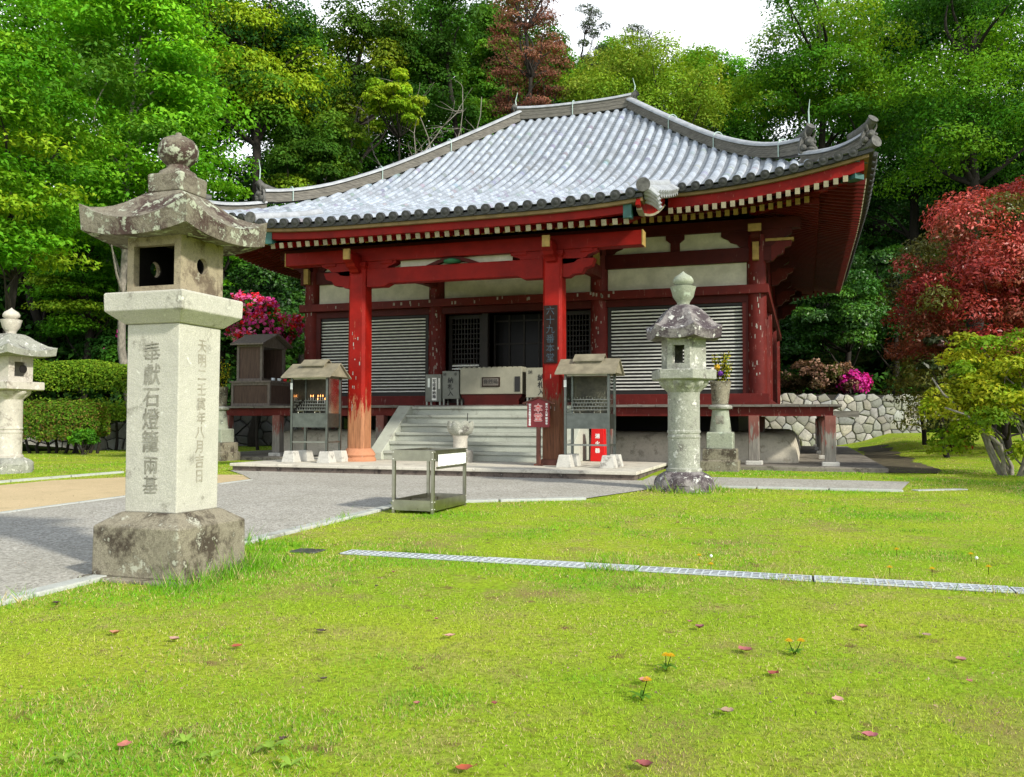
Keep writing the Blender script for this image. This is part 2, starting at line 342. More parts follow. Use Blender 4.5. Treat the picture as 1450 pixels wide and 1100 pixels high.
def strip(name, poly, mat, dz, kind='structure'):      # flat ground sheet with a polygon outline, cut fine enough to follow the slope
    import bmesh
    bm = bmesh.new(); bm.faces.new([bm.verts.new((x, y, 0)) for x, y in poly])
    for k in np.arange(-40, 10, 1.0):
        bmesh.ops.bisect_plane(bm, geom=bm.verts[:]+bm.edges[:]+bm.faces[:], plane_co=(0, k, 0), plane_no=(0, 1, 0))
    for v in bm.verts: v.co.z = float(gz(v.co.x, v.co.y))+dz
    bmesh.ops.recalc_face_normals(bm, faces=bm.faces[:])
    if sum(f.normal.z for f in bm.faces) < 0: bmesh.ops.reverse_faces(bm, faces=bm.faces[:])
    me = bpy.data.meshes.new(name); bm.to_mesh(me); bm.free(); me.materials.append(mat)
    o = bpy.data.objects.new(name, me); COL.objects.link(o); return tag(o, kind=kind)
PATH = [(-7.5, -30), (-3.72, -30), (-3.70, -9.3), (-1.75, -8.25), (-1.15, -6.7), (-.75, -6.15), (2.15, -6.0), (2.45, -4.35), (-1.5, -4.3), (-1.5, -5.3), (-9.2, -5.3), (-8.3, -6.15), (-7.5, -7.0)]
strip('gravel_path', PATH, M['path'], .012)
strip('sand_path', [(-11.1, -30), (-7.52, -30), (-7.52, -7.0), (-8.35, -6.1), (-9.3, -6.4), (-10.6, -8.0)], M['sand'], .008)
def kerb(pts, w=.13, h=.03):
    mb = MB()
    for (a, b) in zip(pts[:-1], pts[1:]):
        n = max(1, int(round(math.dist(a, b)/.9)))
        for i in range(n):
            p = [a[k]+(b[k]-a[k])*(i+.012)/n for k in (0, 1)]; q = [a[k]+(b[k]-a[k])*(i+.988)/n for k in (0, 1)]
            mb.beam((*p, float(gz(*p))+h-.05), (*q, float(gz(*q))+h-.05), w, .1)
    return mb
mb = kerb([(-3.66, -22), (-3.66, -9.3), (-1.7, -8.2)]); k2 = kerb([(-1.15, -6.66), (-.7, -6.1), (2.2, -5.95)]); mb.add(k2.v, k2.f)
k2 = kerb([(-7.53, -22), (-7.53, -7.0)], .1, .02); mb.add(k2.v, k2.f); k2 = kerb([(2.35, -5.75), (3.05, -5.35)], .16, .012); mb.add(k2.v, k2.f)
tag(mb.build('path_kerb', M['kerb'], bevel=.01), kind='structure')
mb = kerb([(-11.4, -14), (-11.05, -8.4), (-10.75, -6.3)], .1, .035); tag(mb.build('sand_kerb', M['kerb']), kind='structure')
# paved platform in front of the steps and the slab the veranda stands on
mb = MB()
mb.box(-9.15, -1.58, -5.38, -1.9, .062, .118); mb.build('paved_platform', M['concrete'], bevel=.01)['kind'] = 'structure'
MB().box(-9.11, -1.62, -5.34, -1.9, -.1, .061).build('platform_base', M['darkedge'])['kind'] = 'structure'  # sides in a darker stone than the platform top
mb = MB(); mb.box(-1.5, 2.35, -2.05, 13, -.1, .085); mb.box(-13.2, -9.2, -2.05, 13, -.1, .085); mb.box(-9.2, -1.5, -1.9, 13, -.1, .07)
mb.build('foundation_slab', M['slab'], bevel=.02)['kind'] = 'structure'
strip('bare_soil', [(2.3, -2.15), (2.7, -2.1)]+[(2.95+.45*float(vnoise(np.array(k*.9), np.array(1.7), 3))+.25*float(vnoise(np.array(k*3.1), np.array(.4), 5)), -2+k*.4) for k in range(34)]+[(2.3, 12)], M['earth'], .014)
# ================================================================ TEMPLE HALL
UC, VC, HALF = -5.37, 5.36, 7.56
hall = thing('temple_hall', 'red timber temple hall with a hipped grey tile roof and wide stone steps', 'temple', (UC, VC, 0))
COLS = [0, -3.39, -7.34, -10.73]; ROWS = [0, 3.39, 7.34, 10.73]
# podium mound
def mound():
    mb = MB(); rs = []
    for z, o in ((0.07, 0.0), (.3, .04), (.5, .10), (.62, .2), (.68, .36), (.69, .6)):
        x0, x1, y0, y1, rr = -11.55+o, .82-o, -.75+o, 11.5-o, .35
        r = []
        for cx, cy, a0 in ((x1-rr, y0+rr, -90), (x1-rr, y1-rr, 0), (x0+rr, y1-rr, 90), (x0+rr, y0+rr, 180)):
            for k in range(5):
                a = R(a0+22.5*k); r.append((cx+rr*math.cos(a), cy+rr*math.sin(a), z))
        rs.append(r)
    return mb.rings(rs)
mound().build('plinth', M['plinth'], hall, smooth=True, angle=50)
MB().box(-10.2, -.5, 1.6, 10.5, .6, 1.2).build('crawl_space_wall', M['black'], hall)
# veranda
DV = -1.6
mb = MB()
x = -12.33
while x < 1.55:
    w = random.uniform(.24, .32); mb.box(x, min(x+w-.006, 1.6), DV+random.uniform(-.01, .012), .0, 1.2, 1.25+random.uniform(-.006, .004)); x += w
y = .01
while y < 12.3:
    w = random.uniform(.24, .32)
    mb.box(-.1, 1.6+random.uniform(-.01, .01), y, y+w-.006, 1.2, 1.25); mb.box(-12.33, -10.6, y, y+w-.006, 1.2, 1.25); y += w
mb.build('veranda_floor', M['deckwood'], hall)
MB().box(-12.2, -7.55, -1.5, -1.38, 1.02, 1.198).build('veranda_beam', M['oldred'], hall); MB().box(-3.2, 1.45, -1.5, -1.38, 1.02, 1.198).build('veranda_beam', M['oldred'], hall)
MB().box(1.33, 1.45, -1.375, 12.2, 1.02, 1.196).build('veranda_beam', M['oldred'], hall)
MB().box(1.46, 1.9, -1.52, -1.38, 1.0, 1.12).build('beam_end', M['deckwood'], hall)
MB().box(-12.2, -12.08, -1.375, 12.2, 1.02, 1.196).build('veranda_beam', M['oldred'], hall)
posts = [(1.39, -1.46), (0, -1.46), (-10.73, -1.46), (-12.13, -1.46), (-3.39+.5, -1.46), (-7.34-.7, -1.46)]+[(1.39, y) for y in (2.0, 5.4, 8.8, 12.1)]+[(-12.13, y) for y in (2.0, 5.4, 8.8, 12.1)]+[(0, 1.2), (-10.73, 1.2)]
for x, y in posts:
    p = MB().box(x-.1, x+.1, y-.1, y+.1, .16, 1.03).build('veranda_post', M['postwood'], hall, bevel=.012)
    MB().box(x-.16, x+.16, y-.16, y+.16, .05, .16).build('foot_stone', M['block'], p, bevel=.02)
# columns
for x in COLS:
    for y in ROWS:
        if x in COLS[1:3] and y in ROWS[1:3]: continue
        MB().lathe([(.205, 1.25), (.205, 2.6), (.2, 3.6), (.19, 4.85)], 20, x, y).build('column', M['oldred'], hall, smooth=True, angle=50)
# horizontal timbers on four sides, as boxes run round the wall line
def ring_beam(name, mat, z0, z1, half, over=0, sides='frlb', skip=None):
    x0, x1, y0, y1 = COLS[-1], COLS[0], ROWS[0], ROWS[-1]
    segs = dict(f=(x0-over, x1+over, y0-half, y0+half), b=(x0-over, x1+over, y1-half, y1+half), l=(x0-half, x0+half, y0+half+.002, y1-half-.002), r=(x1-half, x1+half, y0+half+.002, y1-half-.002))
    for s in sides:
        MB().box(*segs[s], z0, z1).build(name, mat, hall, bevel=.008)
ring_beam('tie_beam', M['oldred'], 3.60, 3.785, .25, .25)
ring_beam('lintel', M['darkred'], 3.44, 3.60, .11)
ring_beam('head_beam', M['darkred'], 4.29, 4.60, .12, .3)
ring_beam('wall_plate', M['darkred'], 4.96, 5.2, .12, .9)
ring_beam('sill', M['oldred'], 1.25, 1.40, .26, .26, 'rlb')
for x0, x1 in ((-10.99, -7.25), (-3.48, .26)): MB().box(x0, x1, -.26, .26, 1.25, 1.50).build('sill', M['oldred'], hall, bevel=.01)
MB().box(-7.2, -3.53, -.2, .2, 1.25, 1.33).build('threshold', M['darkred'], hall)
for i in range(3):
    xa, xb = COLS[i+1]+.2, COLS[i]-.2
    MB().box(xa, xb, -.035, .035, 3.787, 4.288).build('wall_panel', M['plaster'], hall)
    MB().box(xa, xb, -.035, .035, 4.602, 4.958).build('wall_panel', M['plaster'], hall)
    xm = (xa+xb)/2
    MB().prism([(xm-.1, 4.6), (xm+.1, 4.6), (xm+.1, 4.78), (xm+.2, 4.86), (xm+.2, 4.957), (xm-.2, 4.957), (xm-.2, 4.86), (xm-.1, 4.78)], 'xz', -.09, .09).build('strut', M['darkred'], hall)
    for (x, s) in ((0, 1), (-10.73, -1)):
        ya, yb = ROWS[i]+.2, ROWS[i+1]-.2
        MB().box(x-.035, x+.035, ya, yb, 3.787, 4.288).build('wall_panel', M['plaster'], hall)
        MB().box(x-.035, x+.035, ya, yb, 4.602, 4.958).build('wall_panel', M['plaster'], hall)
        mb = MB(); y = ya
        while y < yb-.1: mb.box(x-.05, x+.05+random.uniform(-.01, .01), y, min(y+.3, yb)-.008, 1.4, 3.44); y += .3
        mb.build('plank_wall', M['oldred'], hall)
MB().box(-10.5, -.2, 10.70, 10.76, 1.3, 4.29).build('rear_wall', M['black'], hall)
# boat-shaped brackets with yellow ends on the columns
def boat(cx, cy, z0, axis, half, h=.36, t=.09, endmat=True):
    pts = [(-half, z0+h), (-half, z0+h*.72), (-half*.93, z0+h*.62), (-half*.8, z0+h*.5), (-half*.74, z0+h*.34), (-half*.55, z0+h*.22), (-half*.48, z0+h*.06), (-half*.3, z0)]
    pts = pts+[(-a, z) for a, z in pts[::-1]]
    if axis == 'x': return MB().prism([(cx+a, z) for a, z in pts], 'xz', cy-t, cy+t)
    return MB().prism([(cy+a, z) for a, z in pts], 'yz', cx-t, cx+t)
for x in COLS:
    bo = boat(x, 0, 4.60, 'x', .72).build('bracket', M['darkred'], hall)
    bo = boat(x, 0, 4.602, 'y', .62, .37, .088).build('bracket', M['darkred'], hall)
    MB().box(x-.13, x+.13, -.655, -.625, 4.82, 4.975).build('bracket_end', M['ochre'], bo)
    MB().box(x-.065, x+.065, -.36, -.24, 4.28, 4.66).build('beam_nose', M['ochre'], hall, bevel=.01)
for y in ROWS[1:]: boat(0, y, 4.6, 'x', .62, .37, .088).build('bracket', M['darkred'], hall)
for y in ROWS:
    bo = MB(); z0 = 4.28
    pts = [(.2, z0), (.34, z0+.02), (.42, z0+.12), (.55, z0+.16), (.58, z0+.28), (.7, z0+.32), (.72, z0+.42), (.2, z0+.42)]
    o = MB().prism([(a, b) for a, b in pts], 'xz', y-.08, y+.08).build('beam_nose', M['oldred'], hall)
    MB().prism([(.19, z0+.425), (.76, z0+.425), (.76, z0+.48), (.19, z0+.48)], 'xz', y-.1, y+.1).build('nose_cap', M['ochre'] if y == 0 else M['darkred'], o)
# slatted shutters in the outer bays
def shutter(xa, xb, z0, z1, y=-.02):
    fr = MB(); w = .075
    fr.box(xa, xa+w, y-.05, y+.05, z0, z1); fr.box(xb-w, xb, y-.05, y+.05, z0, z1); fr.box(xa+w, xb-w, y-.05, y+.05, z1-w*.7, z1-.001); fr.box(xa+w, xb-w, y-.05, y+.05, z0+.001, z0+w)
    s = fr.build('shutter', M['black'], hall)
    MB().box(xa+w, xb-w, y+.047, y+.062, z0+w, z1-w).build('backing', M['black'], s)
    sl = MB(); n = 24; H = (z1-z0-w*1.7)
    for i in range(n):
        z = z0+w+H*(i+.5)/n; sl.box(xa+w, xb-w, y-.022, y-.008, z-.0145, z+.0145)
    sl.build('slats', M['slat'], s)
shutter(-10.53, -7.54, 1.502, 3.438); shutter(-3.19, -.2, 1.502, 3.438)
for x in (-10.50+.0, -.23): MB().box(x-.06, x+.06, -.12, -.075, 1.502, 3.438).build('jamb', M['darkred'], hall)
M['darkwood'] = basic('dark_lattice_wood', (.014, .009, .007), .6, .4, 8, .1)
# dim interior: ceiling, floor, latticed doors
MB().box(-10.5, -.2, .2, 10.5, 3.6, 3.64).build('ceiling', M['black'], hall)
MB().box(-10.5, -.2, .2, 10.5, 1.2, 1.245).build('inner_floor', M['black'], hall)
def lattice_door(xa, xb, y, lower=False):
    fr = MB(); z0, z1 = 1.34, 3.43
    for a, b in ((xa, xa+.09), (xb-.09, xb)): fr.box(a, b, y-.04, y+.04, z0, z1)
    fr.box(xa+.09, xb-.09, y-.04, y+.04, z1-.09, z1-.001); fr.box(xa+.09, xb-.09, y-.04, y+.04, z0+.001, z0+.1)
    d = fr.build('lattice_door', M['darkwood'], hall)
    lt = MB(); n = 9
    for i in range(1, n): x = xa+.09+(xb-xa-.18)*i/n; lt.box(x-.01, x+.01, y-.02, y+.0, z0+.1, z1-.09)
    for i in range(1, 16): z = z0+.1+(z1-z0-.19)*i/16; lt.box(xa+.09, xb-.09, y-.012, y+.012, z-.01, z+.01)
    lt.build('lattice', M['darkwood'], d)
    if lower:
        sl = MB()
        for i in range(4): sl.box(xa+.1, xb-.1, y-.06, y-.03, 1.98+i*.075, 2.02+i*.075)
        sl.build('slats', M['slat'], d)
lattice_door(-7.13, -6.25, .25, True); lattice_door(-4.45, -3.6, .25)
MB().box(-6.24, -6.1, .1, .24, 1.33, 3.44).build('door_post', M['darkwood'], hall); MB().box(-4.6, -4.46, .1, .24, 1.33, 3.44).build('door_post', M['darkwood'], hall)
dp = MB().box(-6.09, -4.61, .6, .63, 1.3, 3.45).build('glazed_door', M['glassdark'], hall)
mb = MB()
for i in range(5): x = -6.09+1.48*i/4; mb.box(x-.02, x+.02, .57, .599, 1.3, 3.45)
for z in (2.1, 2.75, 3.3): mb.box(-6.09, -4.61, .575, .596, z-.018, z+.018)
mb.build('glazing_bars', M['darkwood'], dp)
# ------------------------------------------------ stone steps
mb = MB(); n = 6
for i in range(n):
    z1 = .12+1.10*(i+1)/n; y0 = -3.02+.265*i
    mb.box(-7.2, -3.56, y0+.03, -1.62, z1-1.10/n-.0, z1-.062); mb.box(-7.2, -3.56, y0, -1.62, z1-.06, z1)
mb.build('stone_steps', M['step'], hall, bevel=.008)
for xa, xb in ((-7.5, -7.202), (-3.558, -3.25)):
    MB().prism([(-3.1, .119), (-3.1, .26), (-1.72, 1.235), (-1.6, 1.235), (-1.6, .119)], 'yz', xa, xb).build('step_cheek', M['cheek'], hall, bevel=.01)
# ------------------------------------------------ roof
PV = np.array([-4.9, -4.6, -2.2, 0, 1.7, 3.4, 5.36]); PZ = np.array([4.585, 4.67, 5.42, 6.34, 7.27, 8.43, 9.85])
def P(v): # smooth main profile along the fall of the roof
    xs = PV; m = np.gradient(PZ, PV); i = int(np.clip(np.searchsorted(xs, v)-1, 0, len(xs)-2)); h = xs[i+1]-xs[i]; t = (v-xs[i])/h
    return (2*t**3-3*t*t+1)*PZ[i]+(t**3-2*t*t+t)*h*m[i]+(-2*t**3+3*t*t)*PZ[i+1]+(t**3-t*t)*h*m[i+1]
RL = 1.64
def lift(q, t): return .47*(max(0, (q-.52)/.48))**1.9*math.exp(-max(t, 0)/.13)
def face_pt(side, s, t, dz=0, outs=None):
    """point on a roof face: s along the eave from the middle, t = 0 eave .. 1 ridge"""
    if side in 'fb':
        amax = RL+(HALF-RL)*(1-t); inn = HALF*(1-t); q = abs(s)/max(amax, .01); z = P(VC-inn)+lift(min(q, 1.02), t)+dz
        if side == 'f': return (UC+s, VC-inn, z)
        return (UC-s, VC+inn, z)
    amax = HALF*(1-t); inn = RL+(HALF-RL)*(1-t); q = abs(s)/max(amax, .01); z = P(VC-HALF*(1-t))+lift(min(q, 1.02), t)+dz
    if side == 'r': return (UC+inn, VC+s, z)
    return (UC-inn, VC-s, z)
def smax(side, t): return (RL+(HALF-RL)*(1-t)) if side in 'fb' else HALF*(1-t)
PH = 3.83; PT = -(4.78-2.2)/HALF      # porch half width; porch eave as t
ROWH = 1/52
def pan(side):
    mb = MB(); nq = 64; t0 = 0.0; nt = 52; prev = None; rows = []
    for k in range(nt):
        for tt, dz in ((k*ROWH, .045), ((k+1)*ROWH-.0008, .0)):
            tt = min(tt, .999); rows.append([face_pt(side, smax(side, tt)*(2*j/nq-1), tt, dz-.02) for j in range(nq+1)])
    v = [p for r in rows for p in r]; n = nq+1; f = []
    for a in range(len(rows)-1):
        for j in range(nq): f.append((a*n+j, a*n+j+1, (a+1)*n+j+1, (a+1)*n+j))
    mb.add(v, f, col=None); mb.col = []
    r2 = np.random.default_rng(3)
    cols = []
    for a in range(len(rows)):
        for j in range(n): g_ = r2.uniform(.19, .30); cols.append((g_*.91, g_*1.02, g_*1.16))
    mb.col = cols
    return mb
roof = pan('f')
for sd_ in 'rlb': p_ = pan(sd_); roof.add(p_.v, p_.f); roof.col += p_.col
# porch extension pans
rows = []; KP = 18
for k in range(KP):
    for tt, dz in ((PT*(1-k/KP), .045), (PT*(1-(k+1)/KP), .0)): rows.append([face_pt('f', PH*(2*j/30-1), tt, dz-.02+.1*(abs(2*j/30-1))**4*(tt/PT)) for j in range(31)])
v = [p for r in rows for p in r]; f = [(a*31+j, a*31+j+1, (a+1)*31+j+1, (a+1)*31+j) for a in range(len(rows)-1) for j in range(30)]
roof.add(v, f); roof.col += [(.235, .25, .275)]*len(v)
roof = roof.build('roof', M['tile'], hall)
ribs = MB(); caps = MB(); pans_edge = MB(); NS = 8
def rib(side, s, ta, tb, porch=False, rad=.082):
    seg = .021; n = max(1, int(round((tb-ta)/seg))); rings = []; cols = []
    for k in range(n):
        gcol = random.uniform(.30, .50); gc = (gcol*.89, gcol*1.0, gcol*1.15)
        if random.random() < .10: gc = tuple(x*random.uniform(.6, .8) for x in gc)
        for tt, r in ((ta+(tb-ta)*k/n, rad), (ta+(tb-ta)*(k+.94)/n, rad*.93), (ta+(tb-ta)*(k+.96)/n, rad*.86)):
            lf = .1*(abs(s)/PH)**4*(tt/PT) if (porch and tt < 0) else 0
            c = face_pt(side, s, tt, .02+lf); rings.append((c, r)); cols.append(gc)
    ax = np.array((1, 0, 0) if side in 'fb' else (0, 1, 0), float)
    v = []; cc = []
    for (c, r), gc in zip(rings, cols):
        for k in range(NS+1):
            a = math.pi*(k/NS); off = ax*(r*math.cos(a)); v.append((c[0]+off[0], c[1]+off[1], c[2]+r*math.sin(a)-.005)); cc.append(gc)
    m = NS+1; f = [(i*m+k, i*m+k+1, (i+1)*m+k+1, (i+1)*m+k) for i in range(len(rings)-1) for k in range(NS)]
    n0 = len(ribs.v); ribs.add(v, f); ribs.col += cc
    c = np.array(rings[0][0]); d = c-np.array(rings[1][0]); d /= np.linalg.norm(d); e = c+d*.02
    caps.tube([c-d*.05, e], rad*1.0, 14); caps.tube([e-d*.005, e+d*.012], [rad*1.04, rad*1.02], 14); caps.tube([e+d*.012, e+d*.02], [rad*.55, rad*.4], 10)
SP = .2565
def t_hip(side, s):
    a = abs(s)
    if side in 'fb': return 1.0 if a <= RL else 1-(a-RL)/(HALF-RL)
    return 1-a/HALF
for side in 'frlb':
    k = -29
    while k <= 29:
        s = k*SP; tb = t_hip(side, s)-.006; pr = side == 'f' and abs(s) < PH-.1
        if tb > .02 and (side in 'fr' or k % 1 == 0): rib(side, s, PT if pr else -.004, tb, pr)
        k += 1
ribs.build('tile_ribs', M['tile'], roof, smooth=True, angle=40)
caps.build('tile_ends', M['darktile'], roof, smooth=True, angle=35)
# eave mouldings following the curve
def eave_line(side, s, out, dz, lf=1.0):
    t = (HALF-out)/HALF if side in 'fb' else (HALF-out)/(HALF-RL)
    q = abs(s)/HALF; z = 5.42+lift(q, 0)*lf+dz
    if side == 'f': return (UC+s, VC-out, z)
    if side == 'b': return (UC-s, VC+out, z)
    if side == 'r': return (UC+out, VC+s, z)
    return (UC-out, VC-s, z)
def sweep(name, mat, out0, out1, z0, z1, sides='frlb', parent=hall, lf=1.0, srange=None, n=40, smx=None):
    mb = MB()
    for sd_ in sides:
        lim = smx if smx else out1
        rngs = [(-lim, lim)] if not (srange and sd_ == 'f') else [(-lim, -PH+.02), (PH-.02, lim)]
        for a, b in rngs:
            rs = []
            for i in range(n+1):
                s = a+(b-a)*i/n
                def pt(o, z):
                    sc_ = min(1, o/out1) if (i in (0, n)) else 1
                    return eave_line(sd_, s*(sc_ if abs(abs(s)-lim) < 1e-6 else 1), o, z, lf)
                rs.append([pt(out0, z0), pt(out1, z0), pt(out1, z1), pt(out0, z1)])
            mb.rings(rs)
    return mb.build(name, mat, parent)
sweep('eave_tile_edge', M['darktile'], 7.3, 7.53, -.075, -.01, srange=True)
sweep('eave_board', M['gold'], 7.25, 7.46, -.135, -.077, srange=True)
sweep('fascia', M['red'], 7.2, 7.38, -.335, -.137, srange=True)
def soffit():
    mb = MB()
    for sd_ in 'frlb':
        n = 40; rs = []
        for i in range(n+1):
            q = 2*i/n-1
            rs.append([eave_line(sd_, q*7.28, 7.28, -.26), eave_line(sd_, q*6.45, 6.45, -.06, .8), eave_line(sd_, q*6.45, 6.45, -.20, .8), eave_line(sd_, q*5.2, 5.2, .22, .35)])
        v = [p for r in rs for p in r]; f = [(i*4+k, (i+1)*4+k, (i+1)*4+k+1, i*4+k+1) for i in range(n) for k in range(3)]
        mb.add(v, f)
    return mb.build('soffit', M['soffit'], hall)
soffit()
def rafters():
    fly, base, ends, ends2 = MB(), MB(), MB(), MB()
    for sd_ in 'frlb':
        k = -44
        while k <= 44:
            s = k*.168; k += 1
            lim = 7.3
            if abs(s) < 7.15:
                o0 = max(abs(s)+.05, 5.3); a = eave_line(sd_, s, 7.42, -.40); 
                if o0 < 6.5: b_ = eave_line(sd_, s, 6.3, -.16, .8)
                else: b_ = eave_line(sd_, s, o0, -.40+.24*(7.42-o0)/1.1, .9)
                if not (sd_ == 'f' and abs(s) < PH): 
                    fly.beam(a, b_, .085, .11)
                    d = np.array(a)-np.array(b_); d /= np.linalg.norm(d); ends.beam(np.array(a)-d*.004, np.array(a)+d*.012, .087, .112)
            if abs(s) < 6.4:
                o0 = max(abs(s)+.05, 5.3); a = eave_line(sd_, s, 6.62, -.36, .8); b_ = eave_line(sd_, s, o0, -.36+.36*(6.62-o0)/1.3, .6)
                if o0 < 6.5:
                    base.beam(a, b_, .09, .12); d = np.array(a)-np.array(b_); d /= np.linalg.norm(d); (ends2.beam(np.array(a)-d*.004, np.array(a)+d*.012, .092, .122) if sd_ == 'f' else None)
    r = fly.build('flying_rafters', M['soffit'], hall); ends.build('rafter_ends', M['cream'], r)
    r = base.build('base_rafters', M['soffit'], hall); ends2.build('rafter_ends', M['ochre'], r)
rafters()
sweep('purlin', M['soffit'], 6.5, 6.62, -.30, -.2, lf=.8)
# corner beams with verdigris caps
for sx, sy in ((1, -1), (-1, -1), (1, 1), (-1, 1)):
    a = np.array((UC+sx*5.3, VC+sy*5.3, 5.45)); e = np.array((UC+sx*7.28, VC+sy*7.28, 5.42+.47-.36))
    cb = MB().beam(a, e, .2, .28).build('corner_beam', M['red'], hall)
    d = (e-a)/np.linalg.norm(e-a); c = MB().beam(e-d*.32, e+d*.03, .225, .30); c.beam(e-d*.30+np.array((0, 0, .17)), e+d*.09+np.array((0, 0, .17)), .30, .06); c.build('corner_cap', M['teal'], cb)
# ------------------------------------------------ ridges
def ridge(path, w, h, name='hip_ridge', top_r=.1, straps=()):
    rs = []; P_ = [Vector(p) for p in path]; tops = []
    mb = MB(); layers = 6
    fr = []
    for i, p in enumerate(P_):
        d = (P_[min(i+1, len(P_)-1)]-P_[max(i-1, 0)]); d.z = 0; d.normalize(); n = Vector((-d.y, d.x, 0)); fr.append(n)
    for l in range(layers):
        ww = w*(1 if l % 2 == 0 else .93)*(1-.03*l); z0, z1 = h*l/layers, h*(l+.92)/layers
        mb.rings([[p-n*ww/2+Vector((0, 0, z0)), p+n*ww/2+Vector((0, 0, z0)), p+n*ww/2+Vector((0, 0, z1)), p-n*ww/2+Vector((0, 0, z1))] for p, n in zip(P_, fr)])
    rd = mb.build(name, M['ridgetile'], hall)
    tb = MB(); tb.rings([[p+n*(top_r*1.5*math.cos(a))+Vector((0, 0, h-.02+top_r*math.sin(a))) for a in [math.pi*k/8 for k in range(9)]] for p, n in zip(P_, fr)])
    tb.build('cover_tiles', M['ridgetop'], rd, smooth=True, angle=60)
    st = MB()
    for q in straps:
        i = int(q*(len(P_)-1)); p, n = P_[i], fr[i]
        st.tube([p-n*(w/2+.012)]+[p+n*(w/2+.012)*math.cos(math.pi-a)+Vector((0, 0, h-.03+(top_r+.05)*math.sin(a))) for a in [math.pi*k/8 for k in range(9)]]+[p+n*(w/2+.012)], .014, 6)
    if straps: st.build('strap', M['strap'], rd)
    return rd, P_, fr
def ornament(rd, p, d, s=.3, spike=False):
    """demon-face end tile at the foot of a ridge: plate, horned face, raised round tile"""
    d = Vector(d); d.z = 0; d.normalize(); n = Vector((-d.y, d.x, 0)); U_ = Vector((0, 0, 1)); p = Vector(p)
    mb = MB()
    out = [(-.62, 0), (.62, 0), (.72, .3), (.6, .8), (.42, 1.12), (.2, 1.2), (-.2, 1.2), (-.42, 1.12), (-.6, .8), (-.72, .3)]
    v = [p+n*(a*s)+U_*(b_*s) for a, b_ in out]+[p+n*(a*s)+U_*(b_*s)+d*(.18*s) for a, b_ in out]; k = len(out)
    mb.add(v, [tuple(range(k))[::-1], tuple(range(k, 2*k))]+[(i, (i+1) % k, (i+1) % k+k, i+k) for i in range(k)])
    def blob(a, b_, c, r, sz=1):
        q = p+n*(a*s)+U_*(b_*s)+d*(c*s); rr = []
        for i in range(1, 6):
            th = math.pi*i/6; rr.append([q+(n*math.cos(f_)+d*math.sin(f_))*(r*s*math.sin(th))+U_*(-r*s*sz*math.cos(th)) for f_ in [2*math.pi*j/8 for j in range(8)]])
        mb.rings(rr)
    blob(0, .75, .3, .33); blob(0, .5, .55, .17); blob(0, .25, .38, .3, .6); blob(-.27, .72, .5, .13); blob(.27, .72, .5, .13); blob(.45, .35, .25, .22); blob(-.45, .35, .25, .22)
    for sg in (-1, 1): mb.tube([p+n*(sg*.28*s)+U_*(1.0*s)+d*(.3*s), p+n*(sg*.42*s)+U_*(1.3*s)+d*(.38*s), p+n*(sg*.40*s)+U_*(1.55*s)+d*(.45*s)], [.1*s, .07*s, .015*s], 6)
    o = mb.build('ridge_end_tile', M['ornament'], rd, smooth=True, angle=40)
    q = p-d*.3
    tb = MB(); pts = [q+U_*(1.12*s)-d*.15, q+U_*(1.2*s)+d*.08, p+U_*(1.42*s)+d*.02, p+U_*(1.78*s)+d*(.14)]
    tb.tube(pts, [.085, .09, .09, .09], 12); tb.tube([pts[-1]-d*.0, pts[-1]+(pts[-1]-pts[-2]).normalized()*.015], [.10, .10], 12)
    tb.build('round_end_tile', M['ornament'], rd, smooth=True, angle=40)
    if spike: MB().tube([pts[-1]+U_*.06-d*.05, pts[-1]+U_*.32-d*.06, pts[-1]+U_*.55-d*.02], [.016, .013, .006], 6).build('spike', M['strap'], rd)
def hip_pt(sx, sy, t, dz=0):
    c = face_pt('f', smax('f', t), t, dz); x = UC+sx*(c[0]-UC); y = VC+sy*(VC-c[1]); return (x, y, c[2])
for sx in (1, -1):
    for sy in (-1, 1):
        up = [hip_pt(sx, sy, 1-.80*i/22, -.02+.0*(i/22)) for i in range(23)]
        up = [(*p[:2], p[2]+.16*max(0, (i-16)/6)**2) for i, p in enumerate(up)]
        up = [(*p[:2], p[2]+.05) for p in up]
        rd, P_, fr = ridge(up, .25, .27, straps=(.33, .62, .93))
        ornament(rd, Vector(P_[-1])+(P_[-1]-P_[-2]).normalized()*.02+Vector((0, 0, -.02)), P_[-1]-P_[-2], .3, True)
        lo = [hip_pt(sx, sy, .205-.185*i/12, -.04) for i in range(13)]
        lo = [(*p[:2], p[2]+.10*(i/12)**3) for i, p in enumerate(lo)]
        rd, P_, fr = ridge(lo, .23, .21, 'corner_ridge')
        ornament(rd, Vector(P_[-1])+Vector((0, 0, .0)), P_[-1]-P_[-2], .26)
        e = Vector(hip_pt(sx, sy, .03, .05)); d = (Vector(hip_pt(sx, sy, 0))-Vector(hip_pt(sx, sy, .1))).normalized()
        ct = MB().tube([e-d*.25, e+d*.12, e+d*.3+Vector((0, 0, .05))], .095, 12); ct.tube([e+d*.3+Vector((0, 0, .05)), e+d*.32+Vector((0, 0, .055))], .11, 12)
        ct.build('corner_tile', M['ornament'], rd, smooth=True, angle=40)
top = [(UC+RL*1.0*q, VC, 9.83+.06*abs(q)**3) for q in np.linspace(-1.04, 1.04, 15)]
rd, P_, fr = ridge(top, .32, .33, 'main_ridge', .11, straps=(.5,))
for q in (-1, 1):
    ornament(rd, Vector((UC+RL*1.05*q, VC, 9.86)), (q, 0, 0), .26)
    MB().tube([(UC+RL*1.08*q, VC, 10.25), (UC+RL*1.1*q, VC, 10.5), (UC+RL*1.06*q, VC, 10.75)], [.03, .016, .006], 6).build('spike', M['strap'], rd)
